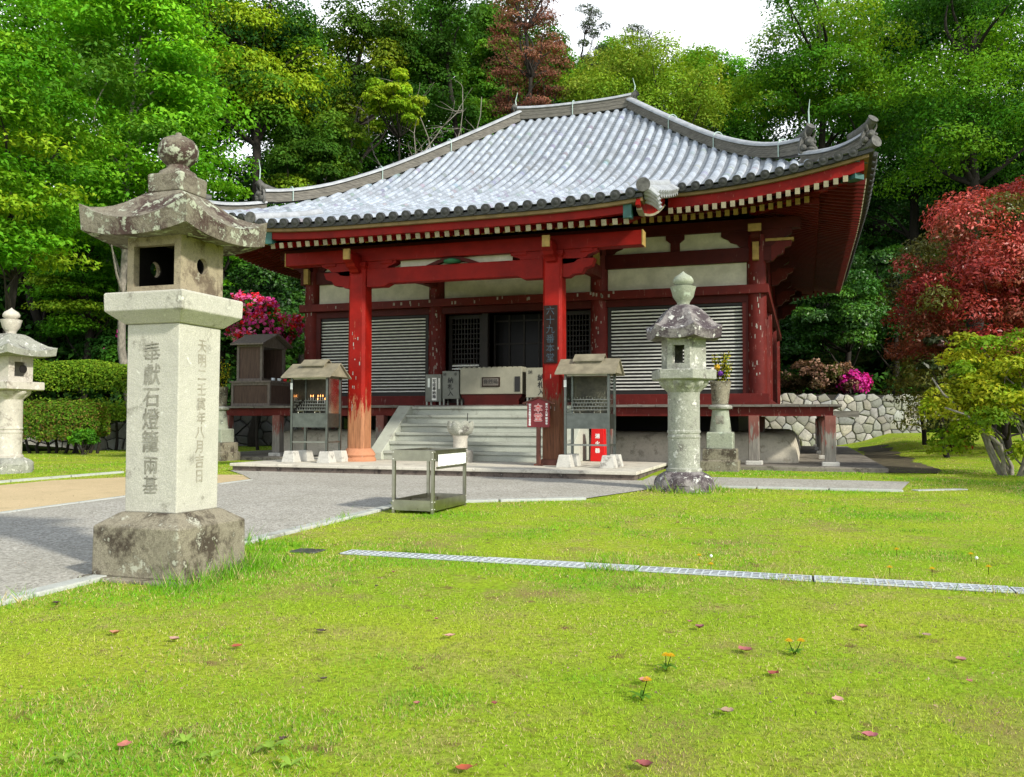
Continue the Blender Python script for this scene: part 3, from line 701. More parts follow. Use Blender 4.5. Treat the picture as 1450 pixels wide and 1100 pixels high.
# ------------------------------------------------ porch
PE = -4.78
def psweep(name, mat, y0, y1, z0, z1, half=PH-.05):
    mb = MB(); rs = []
    for i in range(25):
        s = half*(2*i/24-1); lf = .1*(abs(s)/PH)**4
        rs.append([(UC+s, y0, z0+lf), (UC+s, y1, z0+lf), (UC+s, y1, z1+lf), (UC+s, y0, z1+lf)])
    mb.rings(rs); return mb.build(name, mat, hall)
psweep('eave_tile_edge', M['darktile'], PE+.02, PE+.3, 4.545, 4.605)
psweep('eave_board', M['gold'], PE+.07, PE+.35, 4.485, 4.543)
psweep('fascia', M['redb'], PE+.15, PE+.3, 4.35, 4.483, PH-.3)
mb, en = MB(), MB()
for k in range(-18, 19):
    s = k*.193; a = np.array((UC+s, PE+.24, 4.30)); b_ = np.array((UC+s, -1.9, 5.10)); mb.beam(a, b_, .085, .1); d = (a-b_)/np.linalg.norm(a-b_); en.beam(a-d*.003, a+d*.012, .087, .102)
r = mb.build('porch_rafters', M['red'], hall); en.build('rafter_ends', M['cream'], r)
MB().add([(UC-PH+.15, PE+.3, 4.37), (UC+PH-.15, PE+.3, 4.37), (UC+PH-.15, -1.9, 5.17), (UC-PH+.15, -1.9, 5.17)], [(0, 1, 2, 3)]).build('porch_ceiling', M['soffit'], hall)
o = MB().box(UC-3.62, UC+3.62, -3.88, -3.6, 4.02, 4.28).build('porch_purlin', M['redb'], hall, bevel=.01)
for s in (-1, 1): MB().box(UC+s*3.62, UC+s*3.64, -3.885, -3.595, 4.015, 4.285).build('beam_end', M['ochre'], o)
# gable boards and verge tiles at both porch ends
for s in (-1, 1):
    x = UC+s*(PH-.12)
    pts = []
    for i in range(10): y = -4.72+i*(4.72-2.0)/9; pts.append((y, P(y)-.08+.06*(1-i/9)**3))
    low = [(y, z-.24-.05*math.sin(math.pi*i/9)) for i, (y, z) in enumerate(pts)]
    low[0] = (-4.64, low[0][1]+.10); low.insert(0, (-4.80, low[0][1]+.02))
    gb = MB().prism(pts+low[::-1], 'yz', x-.035, x+.035).build('barge_board', M['redb'], hall)
    MB().prism([(y, z-.03) for y, z in low[1:]]+[(y, z+.012) for y, z in low[1:]][::-1], 'yz', x-.045, x+.045).build('barge_edge', M['cream'], gb)
    MB().box(x-s*.20-.07, x-s*.20+.07, PE+.135, PE+.3, 4.33, 4.56).build('corner_cap', M['teal'], gb)
    vt = MB(); fan = MB(); xo = UC+s*(PH-.02)
    vt.tube([(xo, y, P(y)+.10+.1*max(0, (-2.2-y)/2.6)) for y in np.linspace(PE-.03, -2.3, 14)], .10, 12)
    
    for i in range(9):
        y = -4.68+i*.28; z = P(y)+.06+.09*max(0, (-2.2-y)/2.6)
        fan.tube([(xo-s*.05, y, z+.02), (xo+s*.12, y, z-.02), (xo+s*.24, y, z-.10)], .062, 8); fan.box(xo-s*.02, xo+s*.22, y+.08, y+.2, z-.14, z-.04)
    MB().tube([(xo, PE-.055, P(PE)+.20), (xo, PE-.025, P(PE)+.20)], .118, 16).build('verge_end_tile', M['ornament'], roof, smooth=True, angle=40)
    v_ = vt.build('verge_tiles', M['ridgetop'], roof, smooth=True, angle=40); fan.build('verge_hangers', M['ridgetop'], roof, smooth=True, angle=40)
    ft = MB()
    for i in range(4): ft.tube([(xo+s*.0, PE+.06+i*.08, 4.78-.05*i), (xo+s*.12, PE+.05+i*.08, 4.73-.05*i), (xo+s*.24, PE+.05+i*.08, 4.62-.05*i)], [.05, .05, .045], 8)
    ft.build('porch_corner_tiles', M['ridgetop'], roof, smooth=True, angle=40)
# porch pillars
for px_, m_ in ((-7.36, M['redp']), (-3.38, M['redr'])):
    h = .185; c = .05; pr = [(-h+c, -h), (h-c, -h), (h, -h+c), (h, h-c), (h-c, h), (-h+c, h), (-h, h-c), (-h, -h+c)]
    pil = MB().rings([[(px_+a*k, -3.74+b_*k, z) for a, b_ in pr] for z, k in ((.12, 1), (2.2, 1), (3.9, .95))]).build('porch_pillar', m_, hall)
    if px_ < -5: MB().lathe([(.34, .118), (.34, .16), (.31, .2), (.33, .24), (.3, .3), (.25, .36), (.235, .37)], 16, px_, -3.74, wob=lambda a, z: 1+.03*math.cos(8*a)).build('lotus_base', M['footstone'], pil, smooth=True, angle=40)
    else: MB().lathe([(.28, .118), (.28, .17), (.24, .22)], 16, px_, -3.74).build('pillar_shoe', M['brown'], pil, smooth=True, angle=40)
    MB().sq([(.15, 3.86), (.21, 3.93), (.21, 4.0)], px_, -3.74).build('capital', M['redb'], pil)
    b_ = boat(px_, -3.74, 3.76, 'x', .82, .30, .1).build('bracket', M['redb'], hall)
    boat(px_, -3.74, 3.78, 'y', .55, .32, .095).build('bracket', M['redb'], hall)
    MB().box(px_-.07, px_+.07, -4.32, -4.28, 4.0, 4.2).build('bracket_end', M['ochre'], b_)
    MB().box(px_-.065, px_+.065, -4.28, -3.6, 3.99, 4.17).build('bracket_arm', M['redb'], hall)
    for a in (-.62, 0, .62): MB().sq([(.075, 3.93), (.12, 3.97), (.12, 4.02)], px_+a, -3.74).build('bearing_block', M['redb'], hall)
    s = -1 if px_ < -5 else 1; z0 = 3.52
    x0 = px_+s*.17
    MB().prism([(x0, z0), (x0+s*.12, z0+.0), (x0+s*.2, z0+.05), (x0+s*.36, z0+.06), (x0+s*.42, z0+.15), (x0+s*.55, z0+.19), (x0+s*.6, z0+.32), (x0, z0+.34)], 'xz', -3.84, -3.64).build('beam_nose', M['redb'], hall)
    # tie beam back to the hall, arched
    tb = MB(); tb.rings([[(px_-.09, y, z-.13), (px_+.09, y, z-.13), (px_+.09, y, z+.13), (px_-.09, y, z+.13)] for y, z in [(-3.55+3.35*i/12, 3.78+.42*math.sin(math.pi*.5*i/12)) for i in range(13)]]); tb.build('tie_beam', M['oldred'], hall)
xb = [-7.17, -3.57]
pts = [(xb[0], 3.52), (xb[0]+.38, 3.52), (xb[0]+.5, 3.58), (xb[1]-.5, 3.58), (xb[1]-.38, 3.52), (xb[1], 3.52), (xb[1], 3.88), (xb[0], 3.88)]
MB().prism(pts, 'xz', -3.85, -3.63).build('rainbow_beam', M['redb'], hall, bevel=.01)
pl = MB().box(-6.5, -4.2, -3.72, -3.70, 3.882, 4.02).build('board_panel', M['plaster'], hall)
k = UC
kp = [(k-.55, 3.885), (k-.35, 3.885), (k-.22, 3.93), (k+.22, 3.93), (k+.35, 3.885), (k+.55, 3.885), (k+.35, 3.96), (k+.15, 4.02), (k-.15, 4.02), (k-.35, 3.96)]
fr_ = MB().prism(kp, 'xz', -3.82, -3.72).build('frog_leg_strut', M['darkred'], hall)
MB().lathe([(.02, 3.89), (.16, 3.91), (.17, 3.95), (.05, 3.99)], 12, k, -3.83).build('green_boss', M['greenpaint'], fr_, smooth=True)
# pilgrim slips pasted on columns and beams: paper scraps, parts of the hall
sl = MB(); random.seed(5)
for i in range(120):
    z = random.uniform(1.8, 4.2); w, h = random.uniform(.004, .013), random.uniform(.02, .11)
    x0 = random.choice(COLS); a = random.uniform(-1.0, .45)
    cx, cy = x0+.2065*math.sin(a), -.2065*math.cos(a)
    if 3.55 < z < 3.85: continue
    tx, ty = math.cos(a), math.sin(a)
    sl.add([(cx-tx*w, cy-ty*w, z), (cx+tx*w, cy+ty*w, z), (cx+tx*w, cy+ty*w, z+h), (cx-tx*w, cy-ty*w, z+h)], [(0, 1, 2, 3)])
for i in range(26):
    x = random.choice([random.uniform(-7.5, -3.0), random.uniform(-3.6, -2.9), random.uniform(-10, -7)]); z = random.uniform(3.63, 3.72); w = random.uniform(.01, .025)
    sl.add([(x-w, -.2535, z), (x+w, -.2535, z), (x+w, -.2535, z+.07), (x-w, -.2535, z+.07)], [(0, 1, 2, 3)])
for i in range(22):
    px_ = random.choice((-7.36, -3.38)); x = px_+random.uniform(-.12, .12); z = random.uniform(1.0, 2.6); w, h = random.uniform(.004, .012), random.uniform(.02, .08)
    sl.add([(x-w, -3.9275, z), (x+w, -3.9275, z), (x+w, -3.9275, z+h), (x-w, -3.9275, z+h)], [(0, 1, 2, 3)])
sl.build('paper_slips', M['slip'], hall)
M['sootblack'] = basic('soot', (.012, .011, .010), .95, .3, 9, .2, spec=.05)  # near-black colour for the shade inside the front lantern
M['soot'] = basic('sooty_back_panel', (.045, .045, .035), .6, .5, 3, .05, col2=(.13, .12, .08))
M['trough'] = metal('dark_steel_trough', (.16, .175, .16), .4)
# ================================================================ STONE LANTERNS
def poly_cap(cx, cy, n, Re, z_mid, z_cor, th, prof, rot, r_in, z_in, m=8):
    """lantern roof: n sides, corners swept up; prof = [(radius fraction, height above z_mid)] from eave to top"""
    rings = []
    def outline(r, z, lf):
        pts = []
        for k in range(n):
            a0, a1 = rot+2*math.pi*k/n, rot+2*math.pi*(k+1)/n
            for j in range(m):
                e = j/m; x = r*((1-e)*math.cos(a0)+e*math.cos(a1)); y = r*((1-e)*math.sin(a0)+e*math.sin(a1)); w = abs(2*e-1)**2.2
                s = 1+.0*(w); pts.append((cx+x*s, cy+y*s, z+lf*w))
        return pts
    rings.append(outline(r_in, z_in, 0)); rings.append(outline(Re*.97, z_mid-th, (z_cor-z_mid)*.45))
    rings.append(outline(Re, z_mid, z_cor-z_mid))
    for fr, h in prof: rings.append(outline(Re*fr, z_mid+h, (z_cor-z_mid)*max(0, (fr-.35)/.65)**1.6))
    return MB().rings(rings)
def open_box(cx, cy, h, z0, z1, wall, mb=None):       # hollow square fire box: four corner posts, sills and heads
    mb = mb or MB(); p = wall
    for sx in (-1, 1):
        for sy in (-1, 1): mb.box(cx+sx*h, cx+sx*(h-p), cy+sy*h, cy+sy*(h-p), z0, z1)
    return mb
# --- the tall square lantern in front
LX, LY = -3.37, -13.80
t = thing('stone_lantern', 'tall square stone lantern with carved inscription and mossy pedestal beside the path in front', 'lantern', (LX, LY, float(gz(LX, LY))), 'stone lanterns')
MB().sq([(.43, -.24), (.43, -.165), (.415, -.16)], LX, LY).build('ground_slab', M['granite_low'], t, bevel=.015)
MB().sq([(.363, -.162), (.36, .172), (.353, .183), (.25, .258), (.235, .266)], LX, LY).build('pedestal', M['granite_low'], t, bevel=.012)
sh = MB().sq([(.219, .265), (.222, 1.575)], LX, LY).build('shaft', M['granite'], t, bevel=.008)
lettering('inscription', '奉獻石燈籠', .158, (LX-.005, LY-.2215, 1.055), M['carve'], sh, '-y', sx=.95, spacing=.98, off=.0012, bold=.0015)
lettering('inscription', '兩基', .135, (LX-.0, LY-.2205, .515), M['carve'], sh, '-y', sx=.95, off=.0012, bold=.0015)
lettering('inscription', '天明二壬寅年', .098, (LX+.2215, LY+.02, 1.17), M['carve2'], sh, '+x', spacing=1.05, off=.0012, bold=.002)
lettering('inscription', '八月吉日', .098, (LX+.2205, LY+.01, .66), M['carve2'], sh, '+x', spacing=1.05, off=.0012, bold=.002)
MB().sq([(.225, 1.576), (.24, 1.58), (.33, 1.66), (.334, 1.78), (.326, 1.79)], LX, LY).build('platform', M['granite'], t, bevel=.01)
h, z0, z1 = .228, 1.79, 2.20
fb = open_box(LX, LY, h, z0, z1, .055)
fb.box(LX-h+.055, LX+h-.055, LY-h, LY-h+.06, z0, z0+.05); fb.box(LX-h+.055, LX+h-.055, LY-h, LY-h+.06, z1-.075, z1)
fb.box(LX-h+.055, LX+h-.055, LY+h, LY+h-.06, z0, z0+.05); fb.box(LX-h+.055, LX+h-.055, LY+h, LY+h-.06, z1-.075, z1)
fb.box(LX-h+.055, LX+h-.055, LY-h+.06, LY+h-.06, z0-.004, z0+.03)
def holed_side(mb, x0, x1, cx, cy, z0, z1, hw, rc, zc):   # slab in the y-z plane with a round hole
    n = 24; circ = [(cy+rc*math.cos(2*math.pi*k/n), zc+rc*math.sin(2*math.pi*k/n)) for k in range(n)]
    sq_ = []
    for k in range(n):
        a = 2*math.pi*k/n; c, s = math.cos(a), math.sin(a); mxx = max(abs(c)/hw, abs(s)/((z1-z0)/2)); sq_.append((cy+c/mxx, (z0+z1)/2+s/mxx))
    v = [(x0, *p) for p in circ]+[(x0, *p) for p in sq_]+[(x1, *p) for p in circ]+[(x1, *p) for p in sq_]; f = []
    for k in range(n):
        j = (k+1) % n; f += [(k, j, n+j, n+k), (2*n+j, 2*n+k, 3*n+k, 3*n+j), (j, k, 2*n+k, 2*n+j)]
    mb.add(v, f)
holed_side(fb, LX+h-.035, LX+h-.003, LX, LY, z0, z1, h-.055, .058, 2.0); holed_side(fb, LX-h+.003, LX-h+.035, LX, LY, z0, z1, h-.055, .058, 2.0)
fbx = fb.build('fire_box', M['firestone'], t)
ln = MB(); holed_side(ln, LX+h-.05, LX+h-.037, LX, LY, z0, z1, h-.056, .058, 2.0); holed_side(ln, LX-h+.037, LX-h+.05, LX, LY, z0, z1, h-.056, .058, 2.0)
ln.box(LX-h+.056, LX+h-.056, LY+h-.069, LY+h-.061, z0+.03, z1-.02); ln.box(LX-h+.056, LX+h-.056, LY-h+.061, LY+h-.07, z0+.031, z0+.036); ln.box(LX-h+.056, LX+h-.056, LY-h+.061, LY+h-.07, z1-.012, z1-.006)
ln.build('soot_lining', M['sootblack'], fbx)  # added black plates paint the deep shade inside the fire box
poly_cap(LX, LY, 4, .452*math.sqrt(2), 2.275, 2.40, .115, [(.9, .012), (.78, .05), (.66, .095), (.55, .145), (.44, .20), (.34, .245), (.26, .26)], R(45), .232*math.sqrt(2), 2.185).build('roof', M['capstone'], t, smooth=True, angle=38)
MB().sq([(.14, 2.53), (.145, 2.655), (.135, 2.665)], LX, LY).build('collar', M['capstone'], t, bevel=.012)
MB().lathe([(.14, 2.66), (.125, 2.69), (.085, 2.715), (.075, 2.74), (.10, 2.765), (.132, 2.80), (.142, 2.845), (.135, 2.89), (.105, 2.93), (.06, 2.955), (.025, 2.965), (.02, 2.985), (.008, 2.99)], 28, LX, LY).build('finial', M['capstone'], t, smooth=True, angle=60)
# --- hexagonal lantern before the right bay
def petals(mb, cx, cy, n, r0, z0, r1, z1, bulge, rot=0):
    seg = n*8
    rs = []
    for k in range(7):
        q = k/6; r = r0+(r1-r0)*q; z = z0+(z1-z0)*(q**.8); b_ = bulge*math.sin(math.pi*min(1, q*1.0))
        rs.append([(cx+(r+b_*abs(math.cos(n/2*(a-rot))))*math.cos(a), cy+(r+b_*abs(math.cos(n/2*(a-rot))))*math.sin(a), z) for a in [2*math.pi*i/seg for i in range(seg)]])
    return mb.rings(rs)
def round_lantern(cx, cy, g0, S, label, mats, n, rot, hs):
    t = thing('stone_lantern', label, 'lantern', (cx, cy, g0), 'stone lanterns')
    b_ = MB().lathe([(.40*S['b'], g0-.12), (.43*S['b'], g0+.02), (.42*S['b'], g0+.09)], 28, cx, cy, wob=lambda a, z: 1+.025*math.sin(5*a))
    petals(b_, cx, cy, 8, .42*S['b'], g0+.09, .25*S['b'], hs[0], .045)
    b_.build('lotus_base', mats[0], t, smooth=True, angle=50)
    r = S['r']; z0, z1 = hs[0], hs[1]; zm = z0+(z1-z0)*.48
    MB().lathe([(r*1.12, z0-.01), (r*1.13, z0+.035), (r*1.02, z0+.05), (r, z0+.07), (r, zm-.07), (r*1.035, zm-.06), (r*1.035, zm-.035), (r*.985, zm-.03), (r*.985, zm+.0), (r*1.035, zm+.005), (r*1.035, zm+.035), (r, zm+.045), (r*.99, z1-.05), (r*1.02, z1)], 32, cx, cy).build('shaft', mats[1], t, smooth=True, angle=35)
    pl = MB(); petals(pl, cx, cy, n*2, r*1.02, z1-.005, S['p']*.86, z1+.17, .05, rot)
    k = 1/math.cos(math.pi/n); pr = S['p']*k if n == 6 else S['p']*math.sqrt(2)
    pl.lathe([(pr*.93, z1+.165), (pr, z1+.18), (pr, hs[2]-.01), (pr*.97, hs[2])], n, cx, cy, rot)
    pl.build('lotus_platform', mats[1], t, bevel=.006)
    # fire box: polygon posts with openings
    fb = MB(); rf = S['f']*(k if n == 6 else math.sqrt(2)); za, zb = hs[2], hs[3]
    for i in range(n):
        a0, a1 = rot+2*math.pi*i/n, rot+2*math.pi*(i+1)/n
        p0, p1 = np.array((rf*math.cos(a0), rf*math.sin(a0))), np.array((rf*math.cos(a1), rf*math.sin(a1)))
        def wallp(e0, e1, z0, z1):
            q0, q1 = p0+(p1-p0)*e0, p0+(p1-p0)*e1
            fb.prism([(cx+q0[0], cy+q0[1]), (cx+q1[0], cy+q1[1]), (cx+q1[0]*.8, cy+q1[1]*.8), (cx+q0[0]*.8, cy+q0[1]*.8)], 'xy', z0, z1)
        wallp(0, .24, za, zb); wallp(.76, 1, za, zb); wallp(.24, .76, za, za+(zb-za)*.2); wallp(.24, .76, zb-(zb-za)*.22, zb)
        if i in S['solid']: wallp(.24, .76, za+(zb-za)*.2, zb-(zb-za)*.22)
    fb.lathe([(rf*.79, za-.003), (rf*.79, za+.02)], n, cx, cy, rot)
    fb.build('fire_box', mats[1], t)
    if S.get('hole'):
        hz = (za+zb)/2; o = MB().lathe([(.075, 0), (.075, .02), (.05, .022)], 18, 0, 0).build('round_window', M['black'], t)
        o.rotation_euler = (0, R(90), 0); o.location = (S['f']*1.0-.012, 0.05, hz-g0)
        o.data.transform(Matrix.Translation(Vector((cx, cy, g0))))
    capr = S['c']*(k if n == 6 else math.sqrt(2))
    poly_cap(cx, cy, n, capr, hs[3]+S['cz'], hs[3]+S['cz']+S['cl'], S['ct'], S['cp'], rot, rf*1.02, hs[3]-.005).build('roof', mats[2], t, smooth=True, angle=36)
    zt = hs[4]; j = S['j']
    f_ = MB().lathe([(j*.62, zt-.06), (j*.60, zt+.02), (j*.72, zt+.05), (j*.95, zt+.1), (j*1.12, zt+.2), (j*1.22, zt+.245), (j*1.1, zt+.25), (j*.6, zt+.255), (j*.7, zt+.27), (j*.98, zt+.30), (j*1.0, zt+.34), (j*.8, zt+.39), (j*.4, zt+.425), (j*.12, zt+.455), (.005, zt+.47)], 24, cx, cy, wob=lambda a, z: 1+(.04*abs(math.cos(4*a)) if zt+.08 < z < zt+.25 else 0))
    f_.build('finial', mats[3], t, smooth=True, angle=55)
    return t
round_lantern(-.68, -6.62, -.055, dict(b=1, r=.222, p=.40, f=.275, c=.475, cz=.11, cl=.085, ct=.12, j=.145, solid=(0, 2, 3, 5), cp=[(.95, .012), (.88, .035), (.80, .075), (.70, .15), (.59, .235), (.47, .305), (.36, .35), (.25, .375)]),
    'grey stone lantern with hexagonal dark-stained roof standing before the right shutter', [M['cap2'], M['stone2'], M['cap2'], M['green_stone']], 6, R(-7), [.215, 1.32, 1.63, 2.06, 2.56])
round_lantern(-12.85, -6.85, 0.0, dict(b=1.0, r=.225, p=.40, f=.26, c=.54, cz=.10, cl=.09, ct=.10, j=.145, solid=(0, 2), hole=True, cp=[(.92, .02), (.8, .06), (.66, .13), (.52, .20), (.4, .27), (.3, .31), (.2, .32)]),
    'pale stone lantern with round window and square roof, by the clipped hedge', [M['stone2'], M['stone3'], M['stone2'], M['stone3']], 4, R(45), [.22, 1.28, 1.6, 2.06, 2.49])
# ================================================================ CANDLE STANDS
def candle_stand(cx, cy, label, z0=.118, lit=False, mirror=False):
    t = thing('candle_stand', label, 'candle stand', (cx, cy, z0), 'steel candle stands on the platform')
    w, d = .38, .24
    for sx in (-1, 1):
        for sy in (-1, 1):
            x, y = cx+sx*w, cy+sy*d
            lg = MB().box(x-.022, x+.022, y-.022, y+.022, z0+.2, 1.74).build('leg', M['trough'], t, bevel=.004)
            MB().box(x-.135, x+.135, y-.135, y+.135, z0, z0+.215, t=.04).build('foot_block', M['block'], lg, bevel=.008)
    MB().box(cx-w+.023, cx+w-.023, cy-d-.012, cy-d+.012, z0+.37, z0+.40).build('brace', M['steeld'], t)
    MB().box(cx-w-.012, cx-w+.012, cy-d+.023, cy+d-.023, z0+.37, z0+.40).build('brace', M['steeld'], t)
    MB().box(cx+w-.012, cx+w+.012, cy-d+.023, cy+d-.023, z0+.37, z0+.40).build('brace', M['steeld'], t)
    tr = MB(); tr.box(cx-w+.023, cx+w-.023, cy-d-.01, cy-d+.004, .78, 1.04); tr.box(cx-w+.023, cx+w-.023, cy+d-.004, cy+d+.01, .78, 1.04)
    tr.box(cx-w-.004, cx-w+.01, cy-d+.023, cy+d-.023, .78, 1.04); tr.box(cx+w-.01, cx+w+.004, cy-d+.023, cy+d-.023, .78, 1.04); tr.box(cx-w+.023, cx+w-.023, cy-d+.005, cy+d-.005, .79, .80)
    tr.box(cx-w+.02, cx+w-.02, cy-d-.016, cy-d-.011, 1.02, 1.045)
    tr = tr.build('trough', M['trough'], t)
    for a in (-.17, .19): MB().tube([(cx+a-.055, cy-d-.03, 1.05), (cx+a-.055, cy-d-.03, 1.085), (cx+a+.055, cy-d-.03, 1.085), (cx+a+.055, cy-d-.03, 1.05)], .006, 6).build('handle', M['steel'], tr)
    for i in range(4):
        y = cy-d+.09+i*.1; z = 1.10+i*.062
        rk = MB().box(cx-w+.03, cx+w-.03, y-.02, y+.02, z, z+.012); n = 13
        for k in range(n): x = cx-w+.06+(2*w-.12)*k/(n-1); rk.tube([(x, y, z+.012), (x, y, z+.05)], .004, 5)
        rk = rk.build('candle_rail', M['steeld'], t)
        if lit:
            for k in range(n):
                if i == 3 and k in (2, 3, 5, 6, 7, 10, 11) or (i == 2 and k in (6, 9)):
                    x = cx-w+.06+(2*w-.12)*k/(n-1)
                    MB().tube([(x, y-.001, z+.02), (x, y-.001, z+.075)], .008, 8).build('candle', M['white'], rk)
                    MB().lathe([(.003, z+.08), (.009, z+.092), (.006, z+.11), (.001, z+.125)], 8, x, y-.001).build('flame', M['flame'], rk)
    MB().box(cx-w+.023, cx+w-.023, cy+d+.0, cy+d+.008, 1.045, 1.70).build('back_panel', M['soot'], t)
    MB().box(cx-w-.002, cx-w+.004, cy-d+.023, cy+d-.023, 1.045, 1.70).build('side_panel', M['steelm'] if mirror else M['glass'], t)
    MB().box(cx+w-.004, cx+w+.002, cy-d+.023, cy+d-.023, 1.045, 1.70).build('side_panel', M['steelm'] if mirror else M['glass'], t)
    MB().box(cx-w+.023, cx+w-.023, cy-d-.008, cy-d+.004, 1.69, 1.72).build('front_rail', M['steel'], t)
    rf = MB(); e = .40
    for s in (-1, 1): rf.add([(cx-.53, cy+s*e, 1.71), (cx+.53, cy+s*e, 1.71), (cx+.53, cy, 1.98), (cx-.53, cy, 1.98), (cx-.53, cy+s*e, 1.735), (cx+.53, cy+s*e, 1.735), (cx+.53, cy, 2.0), (cx-.53, cy, 2.0)], [(0, 1, 2, 3), (7, 6, 5, 4), (0, 4, 5, 1), (0, 3, 7, 4), (1, 5, 6, 2)])
    rf.prism([(cy-.3, 1.74), (cy+.3, 1.74), (cy, 1.965)], 'yz', cx+.49, cx+.50); rf.prism([(cy-.3, 1.74), (cy+.3, 1.74), (cy, 1.965)], 'yz', cx-.50, cx-.49)
    rf = rf.build('roof', M['roofmetal'], t)
    vt = MB()
    for s in (-1, 1): vt.add([(cx-.27, cy+s*.17, 1.945), (cx+.27, cy+s*.17, 1.945), (cx+.27, cy, 2.06), (cx-.27, cy, 2.06), (cx-.27, cy+s*.17, 1.965), (cx+.27, cy+s*.17, 1.965), (cx+.27, cy, 2.08), (cx-.27, cy, 2.08)], [(0, 1, 2, 3), (7, 6, 5, 4), (0, 4, 5, 1), (0, 3, 7, 4), (1, 5, 6, 2)])
    vt.box(cx-.24, cx+.24, cy-.12, cy+.12, 1.90, 1.955); vt.build('roof_vent', M['roofmetal'], rf)
    MB().box(cx-w-.024, cx-w+.024, cy-d-.026, cy-d-.0225, 1.50, 1.62).build('paper_label', M['paper'], t)
    return t
candle_stand(-2.60, -4.22, 'empty steel candle stand with gabled roof beside the red fire box')
candle_stand(-7.93, -4.40, 'steel candle stand with burning candles left of the porch pillars', lit=True, mirror=True)
# ================================================================ SMALL OBJECTS ROUND THE PORCH
# main hall sign
sx, sy = -3.56, -4.14
t = thing('name_sign', 'dark red roofed sign with white lettering before the right porch pillar', 'sign', (sx, sy, .118))
MB().box(sx-.035, sx+.035, sy-.03, sy+.03, .119, .80).build('post', M['brown'], t, bevel=.004)
MB().box(sx-.07, sx+.07, sy-.06, sy+.06, .1185, .15).build('foot', M['brown'], t)
bd = MB().prism([(sx-.205, .80), (sx+.205, .80), (sx+.205, 1.235), (sx, 1.315), (sx-.205, 1.235)], 'xz', sy-.025, sy+.025).build('board', M['board_red'], t)
rf = MB()
for s in (-1, 1): rf.beam((sx, sy, 1.335), (sx+s*.285, sy, 1.222), .11, .022, up=(0, 0, 1))
rf.build('sign_roof', M['brown'], t)
lettering('lettering', '本堂', .155, (sx, sy-.025, 1.05), M['white'], bd, bold=.009, spacing=1.05)
lettering('lettering', '本堂', .155, (sx, sy-.0275, 1.05), M['redink'], bd, bold=.0015, spacing=1.05)
lettering('lettering', '第六十九番', .045, (sx+.155, sy-.025, 1.11), M['white'], bd, bold=.002, spacing=1.05); lettering('lettering', '観音寺', .045, (sx+.155, sy-.025, .91), M['white'], bd, bold=.002, spacing=1.05)
lettering('lettering', '御本尊聖観世音菩薩', .044, (sx-.155, sy-.025, 1.02), M['white'], bd, bold=.002, spacing=1.0)
# plaque hung on the right porch pillar
t = thing('pillar_plaque', 'long dark vertical plaque with faded blue characters hung on the right porch pillar', 'plaque', (-3.40, -3.94, 1.95))
pb = MB().box(-3.53, -3.27, -3.95, -3.926, 1.95, 3.0).build('board', M['board_dark'], t, bevel=.004)
lettering('lettering', '六十九番本堂', .165, (-3.40, -3.9505, 2.47), M['blueink'], pb, spacing=1.03)
# red fire extinguisher box
bx, by = -2.93, -2.12
t = thing('fire_box', 'bright red fire extinguisher box standing behind the right candle stand', 'fire box', (bx, by, .119))
MB().prism([(bx-.15, .119), (bx+.15, .119), (bx+.125, .80), (bx-.125, .80)], 'xz', by-.1, by+.1).build('case', M['firered'], t, bevel=.012)
lettering('lettering', '消火器', .095, (bx, by-.1, .47), M['white'], t, spacing=1.5, bold=.005)
# lotus bowl
bx, by = UC+.02, -3.42
t = thing('lotus_bowl', 'carved stone lotus bowl on a round pedestal at the foot of the steps', 'stone bowl', (bx, by, .119))
MB().lathe([(.235, .119), (.24, .13), (.24, .33), (.22, .345)], 28, bx, by).build('base', M['stone3'], t, smooth=True, angle=40)
MB().lathe([(.15, .345), (.14, .4), (.135, .56), (.16, .63)], 24, bx, by).build('stem', M['stone3'], t, smooth=True, angle=40)
mb = MB(); n = 64; rs = []
for q, (r, z) in enumerate([(.14, .62), (.2, .66), (.245, .73), (.255, .80), (.24, .86), (.21, .85), (.19, .78), (.05, .74)]):
    rs.append([(bx+r*(1+(.05*abs(math.cos(4*a)) if 1 <= q <= 4 else 0))*math.cos(a), by+r*(1+(.05*abs(math.cos(4*a)) if 1 <= q <= 4 else 0))*math.sin(a), z+(.055*abs(math.cos(4*a))**.7 if q in (3, 4, 5) else 0)) for a in [2*math.pi*i/n for i in range(n)]])
mb.rings(rs).build('bowl', M['stone2'], t, smooth=True, angle=50)
MB().tube([(bx+.15, by-.05, .76), (bx+.17, by-.05, 1.06)], .008, 6).build('incense_stick', M['ink'], t)
# stainless incense rack on the lawn
x0, x1, y0, y1 = -3.40, -2.93, -10.2, -9.27; zg = -.115
t = thing('steel_rack', 'open stainless steel rack with white paper strips on the lawn edge', 'rack', ((x0+x1)/2, (y0+y1)/2, zg))
for x in (x0, x1):
    for y in (y0, y1): MB().box(x-.018, x+.018, y-.018, y+.018, zg-.05, .585).build('leg', M['steel'], t, bevel=.003)
tp = MB()
def tray(mb, z0, z1, floor):
    mb.box(x0+.018, x1-.018, y0-.02, y0-.012, z0, z1); mb.box(x0+.018, x1-.018, y1+.012, y1+.02, z0, z1); mb.box(x0-.02, x0-.012, y0+.018, y1-.018, z0, z1); mb.box(x1+.012, x1+.02, y0+.018, y1-.018, z0, z1)
    mb.box(x0-.012, x1+.012, y0-.012, y1+.012, floor, floor+.006); return mb
tray(tp, .465, .582, .50); tp.box(x0-.025, x1+.025, y0-.028, y0-.0205, .574, .584); tp.box(x0-.025, x1+.025, y1+.0205, y1+.028, .574, .584); tp.box(x0-.028, x0-.0205, y0-.02, y1+.02, .574, .584)
tp.box(x1+.0205, x1+.028, y0-.02, y1+.02, .574, .584)
tp = tp.build('top_tray', M['steel'], t)
